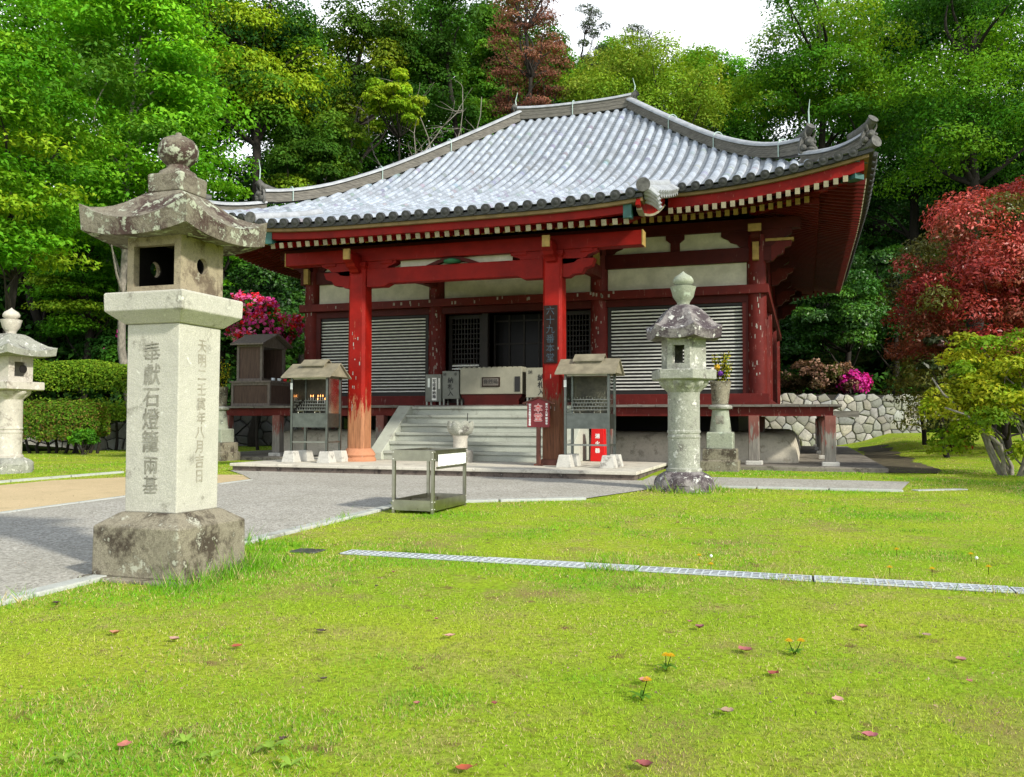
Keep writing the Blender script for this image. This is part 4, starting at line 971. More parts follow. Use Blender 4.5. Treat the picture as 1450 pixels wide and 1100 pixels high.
MB().box(x0+.05, x1-.05, y0+.05, y1-.05, .507, .56).build('ash_bed', M['steeld'], tp)
bt = MB(); tray(bt, -.08, .035, -.07); bt.box(x0, x1, (y0+y1)/2-.012, (y0+y1)/2+.012, -.06, .01); bt.box(x0+.1, x0+.12, y0, y1, -.06, .0); bt = bt.build('lower_tray', M['steel'], t)
pp = MB()
for i in range(12): a = y0+.07+i*.068; pp.box(x1+.029, x1+.032+.002*(i % 3), a, a+.064, .405+.004*(i % 2), .535)
pp.build('paper_strips', M['paper'], t)
MB().box(x1+.0215, x1+.0275, y0+.04, y1-.03, .375, .40).build('paper_rail', M['steel'], t)
bl = MB()
for y in (y0, y1):
    for z in (.48, .565, -.06, .02):
        for x, dx in ((x1+.0205, 1), (x0-.0205, -1)): bl.lathe([(.006, z-.003), (.008, z), (.006, z+.003)], 8, x, y)
for x in (x0, x1):
    for z in (.485, .56, -.06, .02): bl.lathe([(.006, z-.004), (.009, z), (.006, z+.004)], 8, x, y0-.023)
bl.build('bolts', M['white'], t)
# ---------------------------------------------- boxes on the veranda
DZ = 1.252
def deck_box(name, label, cat, xa, xb, za, zb, y0, y1, mat, legs=.08):
    t = thing(name, label, cat, ((xa+xb)/2, (y0+y1)/2, DZ))
    cs = MB().box(xa, xb, y0, y1, za, zb).build('case', mat, t, bevel=.006)
    for x in (xa+.03, xb-.03):
        for y in (y0+.03, y1-.03): MB().box(x-.018, x+.018, y-.018, y+.018, DZ, za).build('leg', M['steeld'], t)
    return t, cs
t = thing('offering_box', 'long khaki metal offering box with a dark wooden plaque at the top of the steps', 'offering box', (-5.58, -.9, DZ))
c = MB().box(-6.30, -4.86, -1.1, -.65, 1.50, 2.08).build('case', M['saisen'], t, bevel=.01)
MB().prism([(-6.28, 1.44), (-6.2, 1.37), (-6.2, DZ+.001), (-4.95, DZ+.001), (-4.95, 1.37), (-4.88, 1.44), (-4.88, 1.498), (-6.28, 1.498)], 'xz', -1.08, -.67).build('base', M['darkred'], t)
pq = MB().box(-5.78, -5.36, -1.125, -1.101, 1.66, 1.87).build('plaque', M['board_dark'], c, bevel=.006)
MB().box(-5.75, -5.39, -1.130, -1.1255, 1.685, 1.845).build('plaque', M['deckwood'], c)
lettering('lettering', '賽銭箱', .115, (-5.57, -1.130, 1.765), M['ink'], c, vertical=False)
MB().box(-5.02, -4.9, -1.112, -1.1005, 1.55, 1.88).build('slot', M['ink'], c)
lid = MB()
for i in range(12): x = -6.25+i*.118; lid.box(x, x+.06, -1.07, -.68, 2.081, 2.10)
lid.build('slatted_lid', M['saisen'], t)
t, c = deck_box('donation_box', 'dark grey box with a white lettered strip beside the left door column', 'box', -7.12, -6.74, 1.34, 1.95, -1.15, -.85, M['boxgrey'])
MB().box(-6.955, -6.845, -1.158, -1.1505, 1.37, 1.87).build('paper_strip', M['white'], c)
lettering('lettering', '写経奉納箱', .088, (-6.90, -1.159, 1.62), M['ink'], c, bold=.002)
MB().box(-7.06, -7.01, -1.156, -1.1505, 1.66, 1.86).build('paper_slip', M['paper'], c); MB().box(-6.80, -6.76, -1.156, -1.1505, 1.62, 1.86).build('paper_slip', M['slat'], c)
t, c = deck_box('slip_box', 'dark grey-green slip box with black characters between two boxes left of the offering box', 'slip box', -6.72, -6.325, 1.40, 2.02, -1.12, -.82, M['boxgrey'])
lettering('lettering', '納札入', .14, (-6.52, -1.121, 1.66), M['ink'], c, bold=.003, spacing=1.02); lettering('lettering', '奉', .08, (-6.40, -1.121, 1.94), M['ink'], c); lettering('lettering', '納', .08, (-6.66, -1.121, 1.94), M['ink'], c)
t, c = deck_box('slip_box', 'pale grey slip box with black characters between the offering box and the right porch pillar', 'slip box', -4.76, -4.26, 1.42, 2.06, -1.12, -.82, M['saisen'])
lettering('lettering', '納札入', .155, (-4.42, -1.121, 1.68), M['ink'], c, bold=.003, spacing=1.02); lettering('lettering', '納', .10, (-4.66, -1.121, 1.96), M['ink'], c)
# ---------------------------------------------- old shrine cabinet on the left end of the veranda
t = thing('shrine_cabinet', 'weathered brown wooden shrine cabinet with a gabled roof on the left end of the veranda', 'shrine cabinet', (-11.5, -.9, DZ))
def panelled(name, xa, xb, ya, yb, za, zb, open_front=False):
    fr = MB(); w = .06
    for x in (xa, xb-w):
        for y in (ya, yb-w): fr.box(x, x+w, y, y+w, za, zb)
    for z in (za, zb-w): fr.box(xa+w, xb-w, ya+.004, ya+w, z, z+w); fr.box(xb-w, xb-.004, ya+w, yb-w, z, z+w); fr.box(xa+w, xb-w, yb-w, yb-.004, z, z+w); fr.box(xa+.004, xa+w, ya+w, yb-w, z, z+w)
    f_ = fr.build(name, M['cabframe'], t)
    pn = MB(); pn.box(xa+w, xb-w, ya+.03, ya+.04, za+w, zb-w); pn.box(xa+.03, xa+.04, ya+w, yb-w, za+w, zb-w); pn.box(xa+w, xb-w, yb-.04, yb-.03, za+w, zb-w)
    if not open_front: pn.box(xb-.04, xb-.03, ya+w, yb-w, za+w, zb-w)
    pn.build('boards', M['cabinet'], f_); return f_
panelled('lower_box', -12.02, -10.95, -1.5, -.15, DZ, 1.80); MB().box(-12.05, -10.9, -1.53, -.12, 1.801, 1.845).build('table_top', M['cabframe'], t)
panelled('upper_house', -11.93, -11.22, -1.42, -.45, 1.846, 2.72, True)
MB().box(-11.88, -11.25, -1.36, -.5, 1.86, 1.88).build('inner_shelf', M['black'], t)
rf = MB()
for s in (-1, 1): rf.beam((-11.57, -.935, 2.985), (-11.57, -.935+s*.62, 2.70), .86, .035, up=(0, 0, 1)) if False else rf.add([(-12.02, -.935, 2.97), (-11.1, -.935, 2.97), (-11.1, -.935+s*.63, 2.70), (-12.02, -.935+s*.63, 2.70), (-12.02, -.935, 3.01), (-11.1, -.935, 3.01), (-11.1, -.935+s*.63, 2.735), (-12.02, -.935+s*.63, 2.735)], [(0, 1, 2, 3), (7, 6, 5, 4), (3, 2, 6, 7), (0, 3, 7, 4), (1, 5, 6, 2)])
rf.prism([(-1.42, 2.71), (-.45, 2.71), (-.935, 2.955)], 'yz', -11.25, -11.225); rf.build('cabinet_roof', M['cabframe'], t)
for i, (y, m_, n_, l_) in enumerate([(-.95, 'paper', 'offering_cup', 'small white offering cup nearest the open cabinet front'), (-.7, 'redink', 'offering_cup', 'small red offering cup on the shrine cabinet table'), (-1.2, 'galv', 'offering_cup', 'small grey-blue offering cup at the corner of the cabinet table'), (-.45, 'ochre', 'offering_cup', 'small yellow offering cup at the back of the cabinet table')]):
    tag(MB().lathe([(.03, 1.846), (.045, 1.87), (.05, 1.92), (.042, 1.915), (.035, 1.86)], 14, -11.06, y).build(n_, M[m_], smooth=True, loc=(-11.06, y, 1.846)), l_, 'cup', 'offering cups on the cabinet table')
# ================================================================ FOLIAGE TOOLS
def leaf_mesh(pos, nrm, size, col, aspect=.5, bend=.25, seed=1):
    """one mesh of rhombic leaves: centre, normal, length and colour per leaf"""
    r = np.random.default_rng(seed); n = len(pos)
    nrm = nrm/np.maximum(np.linalg.norm(nrm, axis=1, keepdims=True), 1e-6)
    a = r.normal(size=(n, 3)); a -= nrm*(a*nrm).sum(1, keepdims=True); a /= np.maximum(np.linalg.norm(a, axis=1, keepdims=True), 1e-6); b_ = np.cross(nrm, a)
    L_ = size[:, None]; w = L_*aspect
    p0 = pos-a*L_*.5; p2 = pos+a*L_*.5-nrm*L_*bend*.5; p1 = pos+b_*w*.5+nrm*L_*bend*.3; p3 = pos-b_*w*.5+nrm*L_*bend*.3
    V = np.stack([p0, p1, p2, p3], 1).reshape(-1, 3)
    return V, col.repeat(4, axis=0)
def mesh_np(name, V, nper, C, mat, parent=None, loc=None):
    n = len(V)//nper; me = bpy.data.meshes.new(name); org = np.array(loc if loc is not None else ORG.get(parent, np.zeros(3)))
    me.vertices.add(len(V)); me.vertices.foreach_set('co', (V-org).astype(np.float32).ravel())
    me.loops.add(len(V)); me.loops.foreach_set('vertex_index', np.arange(len(V), dtype=np.int32))
    me.polygons.add(n); me.polygons.foreach_set('loop_start', np.arange(0, len(V), nper, dtype=np.int32)); me.polygons.foreach_set('loop_total', np.full(n, nper, np.int32))
    a = me.color_attributes.new('tint', 'FLOAT_COLOR', 'POINT'); c = np.ones((len(V), 4), np.float32); c[:, :3] = C; a.data.foreach_set('color', c.ravel())
    me.update(calc_edges=True); me.materials.append(mat)
    o = bpy.data.objects.new(name, me); COL.objects.link(o)
    if parent is not None: o.parent = parent; ORG[o] = org
    elif loc is not None: o.location = loc; ORG[o] = org
    return o
def clump_leaves(clumps, n, size, cols, r, flat=.35, shell=.45, droop=0.0, jit=.22):
    """clumps: (x,y,z,rx,ry,rz[,colour index]); n leaves shared by surface; returns pos, normal, size, colour"""
    c = np.array([k[:6] for k in clumps], float); w = (c[:, 3]*c[:, 4]+c[:, 3]*c[:, 5]+c[:, 4]*c[:, 5]); cnt = r.multinomial(n, w/w.sum())
    idx = np.repeat(np.arange(len(c)), cnt); N = len(idx)
    d = r.normal(size=(N, 3)); d /= np.linalg.norm(d, axis=1, keepdims=True); d[:, 2] = np.where(d[:, 2] < -.45, -d[:, 2], d[:, 2])
    rad = (1-shell*r.random(N)**1.6)*(1+.28*(vnoise(d[:, 0]*2.3+idx*1.7, d[:, 1]*2.3+d[:, 2]*2, 5)-.5)*2)
    pos = c[idx, :3]+d*c[idx, 3:6]*rad[:, None]
    pos[:, 2] -= droop*(d[:, 0]**2+d[:, 1]**2)*np.maximum(c[idx, 3], c[idx, 4])
    nr = d*(1-flat)+np.array([0, 0, 1.0])*flat+r.normal(size=(N, 3))*.34
    ci = np.array([k[6] if len(k) > 6 else -1 for k in clumps]); pick = r.integers(0, len(cols), len(c)); ci = np.where(ci < 0, pick, ci)
    base = np.array(cols)[ci]*(1+jit*r.uniform(-1, 1, (len(c), 1)))
    col = base[idx]*(1+.2*r.uniform(-1, 1, (N, 1))); col[:, 0] *= 1+.18*r.uniform(-1, 1, N)
    return pos, nr, size*r.uniform(.6, 1.35, N), np.clip(col, .002, 1)
def limb(mb, a, b_, r0, r1, r, wob=.08, n=7):
    a, b_ = np.array(a, float), np.array(b_, float); Ld = np.linalg.norm(b_-a); p = []
    off = r.normal(size=3)*wob*Ld; off[2] *= .4
    for i in range(n): q = i/(n-1); p.append(a+(b_-a)*q+off*math.sin(math.pi*q)+r.normal(size=3)*wob*.12*Ld*(0 < i < n-1))
    mb.tube(p, [r0+(r1-r0)*(i/(n-1))**.8 for i in range(n)], 8); return p
CROWN = {}
def tree(name, label, cat, loc, height, crown, n, size, cols, seed, kind='broad', trunk_r=.2, mat='leaf', bark='bark', group=None, nclump=34, asp=.5, lean=(0, 0), extra=None, gap=0, twigs=0, flat=None, droop=None, csize=(.24, .42), fz=.62):
    """crown = (rx, ry, z_bottom, z_top) of the leafy volume, metres above the tree's foot"""
    r = np.random.default_rng(seed); x, y, z = loc; t = thing(name, label, cat, loc, group); rx, ry, zb, zt = crown
    cx, cy = x+lean[0], y+lean[1]; cl = []; zc = (zb+zt)/2; rz = (zt-zb)/2
    if kind == 'broad':
        while len(cl) < nclump:
            d = r.normal(size=3); d /= np.linalg.norm(d); q = r.random()**.42
            if d[2] < -.65: continue
            s = r.uniform(*csize)*min(rx, ry, rz*1.2); px_ = cx+d[0]*(rx-s*.7)*q; py_ = cy+d[1]*(ry-s*.7)*q; pz_ = z+zc+d[2]*(rz-s*.5)*q
            if gap and r.random() < gap: continue
            cl.append((px_, py_, pz_, s*r.uniform(.8, 1.3), s*r.uniform(.8, 1.3), s*fz*r.uniform(.75, 1.2)))
    elif kind == 'layered':
        for k in range(nclump):
            q = (k+.5*r.random())/nclump; zz = zb+(zt-zb)*q; ext = math.sin(math.pi*(.16+.74*q))**.7; a = r.uniform(0, 2*math.pi); rr = r.uniform(.25, .85)**.6*ext
            s = r.uniform(.28, .46)*min(rx, ry)
            cl.append((cx+rx*rr*math.cos(a)*.8, cy+ry*rr*math.sin(a)*.8, z+zz, s*r.uniform(.8, 1.5), s*r.uniform(.8, 1.5), s*r.uniform(.13, .24)))
    elif kind == 'pine':
        for k in range(nclump):
            q = k/nclump; zz = zb+(zt-zb)*q; a = k*2.4+r.uniform(-.5, .5); rr = (1-.55*q)*r.uniform(.35, 1)
            s = r.uniform(.2, .36)*rx; cl.append((cx+rx*rr*math.cos(a), cy+ry*rr*math.sin(a), z+zz, s*1.3, s*1.3, s*.42))
    if extra: cl += [(x+e[0], y+e[1], z+e[2], *e[3:]) for e in extra]
    p, nr, sz, co = clump_leaves(cl, n, size, cols, r, flat=.55 if kind == 'layered' else (.35 if flat is None else flat), shell=.9 if kind == 'layered' else .5, droop=(.16 if kind == 'layered' else .05) if droop is None else droop)
    V, C = leaf_mesh(p, nr, sz, co, asp, seed=seed); CROWN[t] = mesh_np('crown', V, 4, C, M[mat], t)
    tk = MB(); top = (cx, cy, z+zb+(zt-zb)*(.75 if kind != 'pine' else .98)); path = limb(tk, (x, y, z-.3), top, trunk_r, trunk_r*.25, r, .05, 9)
    for k in r.choice(len(cl), min(len(cl), 16 if kind != 'pine' else nclump), replace=False):
        c = cl[k]; i = int(np.clip((c[2]-z-.6*abs(rx)*.5)/(top[2]-z)*8, 1, 7)); limb(tk, path[i], c[:3], trunk_r*.32, trunk_r*.07, r, .1)
    tk.build('trunk', M[bark], t, smooth=True)
    return t
# ================================================================ TREES AND SHRUBS
VG = [(.15, .40, .018), (.19, .46, .022), (.11, .33, .014)]           # fresh green
YG = [(.30, .44, .02), (.23, .40, .018), (.36, .48, .03)]               # yellow green
MG = [(.07, .22, .014), (.10, .27, .016), (.05, .16, .012)]           # mid green
DG = [(.028, .10, .014), (.04, .125, .014), (.018, .065, .012)]         # dark green
OG = [(.20, .26, .02), (.28, .30, .03), (.07, .14, .012), (.03, .08, .012)]
def at(px, D, sink=0):
    u, v = spot(px, D); return (u, v, float(hillz(np.array(u), np.array(v)))-sink)
def planted(px, D, top_py, *a, **k): pass
G1 = 'forest trees on the slope'
def ftree(px, D, bot_py, top_py, rpx, name, label, cols, seed, n, size, kind='broad', **k):
    """forest tree from bearing, distance, and the heights where its crown starts and ends"""
    loc = at(px, D); rx = rpx*D/FPX; zb, zt = hgt(bot_py, D)-loc[2], hgt(top_py, D)-loc[2]
    zb = max(zb, .3)
    return tree(name, label, 'tree', loc, zt, (rx, rx*k.pop('ry', 1.0), zb, zt), n, size, cols, seed, kind, group=k.pop('group', G1), **k)
# left: maples and the layered fresh-green tree
ftree(190, 27, 330, -60, 150, 'maple_tree', 'tall fresh green layered maple directly behind the front lantern roof', VG+[(.09, .22, .02)], 11, 46000, .165, 'layered', nclump=80, trunk_r=.16, bark='paleb')
ftree(-20, 21.5, 375, 30, 165, 'maple_tree', 'layered maple with yellowish tips at the left edge of the photo', [(.13, .34, .014), (.26, .42, .02), (.10, .30, .012), (.17, .38, .018), (.08, .25, .01)], 12, 34000, .145, 'layered', nclump=58, trunk_r=.15)
ftree(85, 31, 420, -80, 150, 'maple_tree', 'bright green tree above the hedge, behind the two maples', VG, 13, 34000, .20, 'layered', nclump=60)
ftree(290, 30, 480, 250, 70, 'maple_tree', 'low light green maple branches between the front lantern and the hall roof', VG+YG[:1], 14, 16000, .13, 'layered', nclump=30)
ftree(110, 29, 470, 330, 80, 'maple_tree', 'small bright green maple over the clipped hedge', [(.12, .30, .012), (.08, .25, .012), (.2, .33, .02)], 15, 15000, .12, 'layered', nclump=34)
# behind: tall evergreen with yellow flowering tips and others
ftree(345, 38, 300, -90, 130, 'evergreen_tree', 'tall dark evergreen with yellow-green flowering tips left of the hall roof', DG+[(.34, .46, .02), (.26, .42, .02), (.08, .20, .012), (.28, .42, .02)], 21, 56000, .18, nclump=70, trunk_r=.35)
ftree(420, 46, 420, -20, 120, 'evergreen_tree', 'dark evergreen tree rising just behind the left hip of the roof', DG+MG[:1], 22, 36000, .19, nclump=46, trunk_r=.35)
ftree(450, 36, 330, 150, 75, 'evergreen_tree', 'rounded dull green tree touching the left hip ridge', [(.12, .24, .02), (.18, .30, .02), (.07, .17, .015), (.05, .13, .012)], 23, 20000, .15, nclump=30)
ftree(520, 44, 250, -60, 85, 'camphor_tree', 'airy green tree with dark branches and sky showing through, left of the dead pine', [(.08, .17, .014), (.20, .29, .02), (.05, .12, .012)], 24, 20000, .18, nclump=34, trunk_r=.3, gap=.25)
ftree(620, 45, 260, -60, 80, 'camphor_tree', 'green leafy tree with sky gaps between the dead pine and the flowering evergreen', [(.05, .15, .014), (.08, .2, .014), (.04, .11, .012)], 25, 20000, .18, nclump=34, trunk_r=.3, gap=.2)
ftree(555, 35, 190, 95, 46, 'camphor_tree', 'small light yellow-green tree crown in front of the dark evergreens', YG, 26, 13000, .13, nclump=44, trunk_r=.12, csize=(.16, .3), ry=1.0)
ftree(640, 58, 330, 60, 190, 'evergreen_tree', 'broad dark evergreen far up the slope behind the main ridge', DG+MG, 27, 36000, .24, nclump=50, trunk_r=.4)
ftree(745, 40, 175, -45, 62, 'dead_pine', 'dead pine with rust-brown needles standing behind the main ridge', [(.20, .075, .045), (.15, .055, .035), (.24, .10, .06)], 28, 17000, .16, 'pine', nclump=40, trunk_r=.22, mat='needle', asp=.25)
ftree(690, 52, 250, -20, 60, 'camphor_tree', 'green tree with sky gaps directly left of the dead pine', [(.08, .2, .014), (.12, .27, .016), (.05, .14, .012)], 34, 24000, .2, nclump=44, trunk_r=.3)
ftree(785, 54, 240, 18, 75, 'evergreen_tree', 'green tree top between the dead pine and the small dark pine tops', MG, 35, 24000, .2, nclump=40, trunk_r=.25)
ftree(870, 60, 240, 40, 60, 'evergreen_tree', 'green tree below the two small dark pine tops', MG+VG[:1], 36, 16000, .22, nclump=26, trunk_r=.25)
ftree(700, 57, 240, -70, 85, 'evergreen_tree', 'tall green tree filling the view behind the left side of the dead pine', MG+DG[1:2], 37, 30000, .22, nclump=50, trunk_r=.35)
ftree(590, 58, 240, -60, 80, 'evergreen_tree', 'tall green tree far behind the bare twiggy tree', MG+DG[1:2], 38, 24000, .22, nclump=40, trunk_r=.35, gap=.1)
ftree(770, 56, 240, 70, 95, 'evergreen_tree', 'dark green tree behind the dead pine', DG+MG, 29, 22000, .22, nclump=34, trunk_r=.3)
ftree(840, 56, 150, -5, 34, 'pine_tree', 'small dark pine top against the sky, left of the round yellow-green tree', [(.035, .06, .02), (.05, .08, .02)], 30, 7000, .18, 'pine', nclump=26, mat='needle', asp=.25, trunk_r=.14)
ftree(905, 58, 150, 25, 36, 'pine_tree', 'dark pine top against the sky above the round yellow-green tree', [(.03, .055, .02), (.045, .075, .02)], 31, 7000, .18, 'pine', nclump=26, mat='needle', asp=.25, trunk_r=.14)
ftree(915, 40, 230, 45, 128, 'broadleaf_tree', 'large round yellow-green tree against the sky above the roof', [(.24, .37, .03), (.19, .33, .022), (.30, .40, .05)], 32, 52000, .13, nclump=70, csize=(.2, .34), trunk_r=.25, fz=.9)
ftree(1010, 52, 200, 55, 70, 'broadleaf_tree', 'bright green tree crown right of the round yellow-green tree', VG+YG[:1], 33, 20000, .17, nclump=32)
for k, (px, D, lb) in enumerate([(20, 44, 'tall shaded evergreen high on the slope in the upper left corner'), (150, 47, 'dark evergreen filling the gap behind the layered maples'), (270, 50, 'dark evergreen between the maples and the yellow-flowering evergreen'), (480, 56, 'dark evergreen far behind the airy green tree'), (1250, 56, 'dark evergreen high behind the tiered green tree'), (1400, 52, 'tall dark evergreen high in the upper right corner')]):
    ftree(px, D, 420, -110 if px != 480 else 60, 120, 'evergreen_tree', lb, DG+MG[:1], 200+k, 22000, .26, nclump=44, trunk_r=.4)
# right
ftree(1165, 42, 290, -70, 145, 'zelkova_tree', 'large fresh green tree with light and dark tiers above the right roof corner', [(.14, .32, .015), (.08, .24, .012), (.22, .38, .02), (.05, .16, .010)], 41, 54000, .16, nclump=70, csize=(.2, .36), fz=.45, trunk_r=.35)
ftree(1390, 38, 350, -80, 155, 'zelkova_tree', 'tall green tree with dark branches in the upper right of the photo', [(.06, .20, .010), (.13, .30, .014), (.035, .12, .010)], 42, 44000, .15, nclump=58, gap=.15, fz=.42, trunk_r=.4)
ftree(1300, 48, 470, 90, 130, 'evergreen_tree', 'dark shaded evergreen behind the red-leaved tree', DG, 43, 32000, .2, nclump=46, trunk_r=.35)
ftree(1440, 46, 470, 120, 120, 'evergreen_tree', 'dark evergreen at the right edge, above the red-leaved tree', DG+MG[:1], 44, 30000, .2, nclump=44, trunk_r=.35)
ftree(1060, 60, 380, 100, 150, 'evergreen_tree', 'dark green tree high on the slope behind the right hip', DG+MG, 45, 30000, .25, nclump=44, trunk_r=.35)
ftree(1185, 36, 560, 330, 85, 'camellia_tree', 'glossy green tree under the right eave beside the stone wall', [(.05, .16, .02), (.08, .21, .02), (.03, .09, .012)], 46, 26000, .14, nclump=44, mat='gloss', csize=(.2, .34))
ftree(1265, 37, 560, 330, 55, 'camellia_tree', 'dark green shrub-like tree between the eave and the red-leaved tree', [(.05, .15, .015), (.03, .09, .012), (.02, .06, .01)], 47, 16000, .14, nclump=30, mat='gloss')
ftree(1290, 38, 570, 430, 60, 'camellia_tree', 'low dark bush above the far end of the right stone wall', DG, 52, 14000, .15, nclump=26, mat='gloss')
ftree(1130, 40, 570, 420, 70, 'camellia_tree', 'shaded bush close to the back corner of the hall, above the stone wall', DG+MG[2:], 53, 16000, .16, nclump=28, mat='gloss')
ftree(360, 30, 560, 350, 95, 'camellia_tree', 'dark glossy evergreen under the left eave behind the azalea', [(.03, .10, .014), (.05, .15, .016), (.018, .06, .012)], 48, 28000, .14, nclump=46, mat='gloss')
ftree(60, 33, 560, 330, 120, 'camellia_tree', 'dark shrub-like tree in the shade above the left hedge', DG+[(.04, .12, .012)], 49, 24000, .16, nclump=40, mat='gloss')
ftree(235, 33, 570, 330, 90, 'camellia_tree', 'dark evergreen hidden behind the shaft of the front lantern', DG, 50, 18000, .16, nclump=34, mat='gloss')
ftree(1480, 24, 640, 330, 70, 'camellia_tree', 'dark evergreen past the red-leaved tree at the far right edge', DG, 51, 18000, .14, nclump=30, mat='gloss')
# bare branching shrub tree left of the ridge
loc = at(600, 36); t = thing('bare_tree', 'leafless pale twiggy tree in front of the evergreens left of the main ridge', 'tree', loc)
r = np.random.default_rng(5); mb = MB(); top = hgt(105, 36)
for k in range(7):
    a0 = np.array(loc)+np.array([0, 0, hgt(240, 36)-loc[2]-2]); b0 = np.array([loc[0]+r.uniform(-2.6, 2.4), loc[1]+r.uniform(-1, 1), top-abs(r.normal())*1.4])
    pth = limb(mb, a0, b0, .05, .012, r, .09, 8)
    for j in range(9): q = pth[r.integers(2, 8)]; e = q+np.array([r.uniform(-1.3, 1.3), r.uniform(-.4, .4), r.uniform(-.1, 1.1)]); limb(mb, q, e, .014, .005, r, .1, 5)
limb(mb, loc, np.array(loc)+np.array([0, 0, hgt(240, 36)-loc[2]-1.9]), .14, .08, r, .03); mb.build('trunk', M['paleb'], t, smooth=True)
# red-leaved photinia by the right lawn
loc = at(1432, 21.5); D = 21.5
tree('photinia_tree', 'red-leaved photinia tree with dark lower foliage at the right of the lawn', 'tree', loc, 7, (3.5, 2.8, .75, 7.0), 86000, .10, [(.42, .06, .045), (.33, .04, .032), (.48, .09, .07), (.14, .15, .025), (.27, .08, .04)], 61, trunk_r=.12, nclump=110, mat='gloss', csize=(.14, .28), asp=.4, flat=.2,
     extra=[(r_*math.cos(a), r_*math.sin(a), zz, .8, .8, .6, 3) for r_, a, zz in [(2.2, k*.9, 1.0+.35*(k % 4)) for k in range(12)]], fz=.8)
# pale-trunked yellow-green shrub in front of it
loc = at(1432, 14.9)
t = tree('yellow_shrub', 'bright yellow-green shrub with pale slanting stems in front of the red-leaved tree', 'shrub', loc, 2.8, (1.75, 1.4, .55, 2.75), 24000, .085, [(.46, .50, .03), (.40, .46, .03), (.30, .42, .02), (.16, .28, .015)], 62, trunk_r=.05, nclump=70, bark='paleb', csize=(.16, .3), flat=.5, lean=(.1, 0), extra=[(r_*math.cos(a), r_*math.sin(a), zz, .38, .38, .22, 3 if k_ % 2 else 2) for k_, (r_, a, zz) in enumerate([(1.05-.12*(k % 3), 2.6+k*.55, .55+.18*(k % 4)) for k in range(6)])])
r = np.random.default_rng(8); mb = MB()
for k in range(7):
    a = r.uniform(0, 6.28); b0 = np.array(loc)+np.array([1.1*math.cos(a)-.25, .9*math.sin(a), r.uniform(1.1, 1.9)]); limb(mb, np.array(loc)+np.array([r.uniform(-.15, .15), 0, -.1]), b0, .045, .014, r, .12, 8)
mb.build('stems', M['paleb'], t, smooth=True)
# thin dark trunks under the photinia
for k, (px, D, lb) in enumerate([(1311, 25.5, 'slender dark trunk nearest the end of the stone wall'), (1347, 20.6, 'short dark trunk under the left side of the red-leaved tree'), (1400, 23, 'dark trunk standing behind the yellow-green shrub')]):
    loc = at(px, D); r = np.random.default_rng(70+k)
    tree('small_tree', lb, 'tree', loc, 3, (.9, .9, 1.9, 3.2), 3500, .12, [(.10, .03, .02), (.04, .06, .015)], 70+k, trunk_r=.085, nclump=10, mat='gloss')
# azaleas, hedge and shrubs
def blossom_shrub(name, label, px, D, bot, top, rpx, n, size, cols, fcols, nf, seed, fsize=.12, cat='shrub', cover=.9):
    loc = at(px, D); rx = rpx*D/FPX; zb, zt = hgt(bot, D)-loc[2], hgt(top, D)-loc[2]
    t = tree(name, label, cat, loc, zt, (rx, rx*.8, zb, zt), n, size, cols, seed, nclump=24, trunk_r=.06, csize=(.25, .45), fz=.8)
    r = np.random.default_rng(seed+1); me = CROWN[t].data; v = np.empty(len(me.vertices)*3, np.float32); me.vertices.foreach_get('co', v); v = v.reshape(-1, 4, 3)[:, 0]+np.array(loc)
    p = v[r.choice(len(v), nf)]; c0 = np.array([loc[0], loc[1], loc[2]+(zb+zt)/2]); d = (p-c0)/np.array([rx, rx*.8, (zt-zb)/2]); k = np.linalg.norm(d, axis=1) > cover; p = p[k]; d = d[k]; p = p+d*.06
    q = p.repeat(5, 0)+r.normal(size=(len(p)*5, 3))*fsize*.4; f = np.array(fcols)[r.integers(0, len(fcols), len(p))].repeat(5, 0)*r.uniform(.75, 1.2, (len(p)*5, 1))
    V, C = leaf_mesh(q, d.repeat(5, 0)+r.normal(size=q.shape)*.5, fsize*r.uniform(.7, 1.2, len(q)), f, .8, .3, seed); mesh_np('blossom', V, 4, np.clip(C, 0, 1), M['petal'], t)
    return t
PK = [(.80, .10, .36), (.85, .18, .46), (.70, .05, .34), (.88, .30, .55)]
blossom_shrub('azalea', 'large azalea covered in pink and red blossom behind the shrine cabinet', 368, 26.5, 520, 412, 58, 9000, .1, MG, PK+[(.75, .02, .04), (.80, .03, .05)], 1500, 80, .13, cover=.62)
blossom_shrub('azalea', 'small magenta azalea on top of the right stone wall', 1207, 34, 560, 524, 22, 2500, .1, MG, [(.60, .02, .30), (.65, .04, .36)], 500, 82, .15, cover=.6)
blossom_shrub('azalea', 'dark shrub with a few magenta blossoms left of the front lantern', 175, 30, 540, 430, 70, 12000, .13, DG+MG[:1], [(.5, .02, .26), (.6, .04, .32)], 34, 84, .17, cover=.55)
blossom_shrub('dry_shrub', 'low brown faded shrub with pale dead blossom on the right stone wall', 1155, 34.5, 570, 510, 62, 9000, .1, [(.11, .08, .035), (.08, .09, .02), (.14, .08, .05)], [(.42, .26, .18), (.36, .2, .14)], 400, 86, .1, cover=.5)
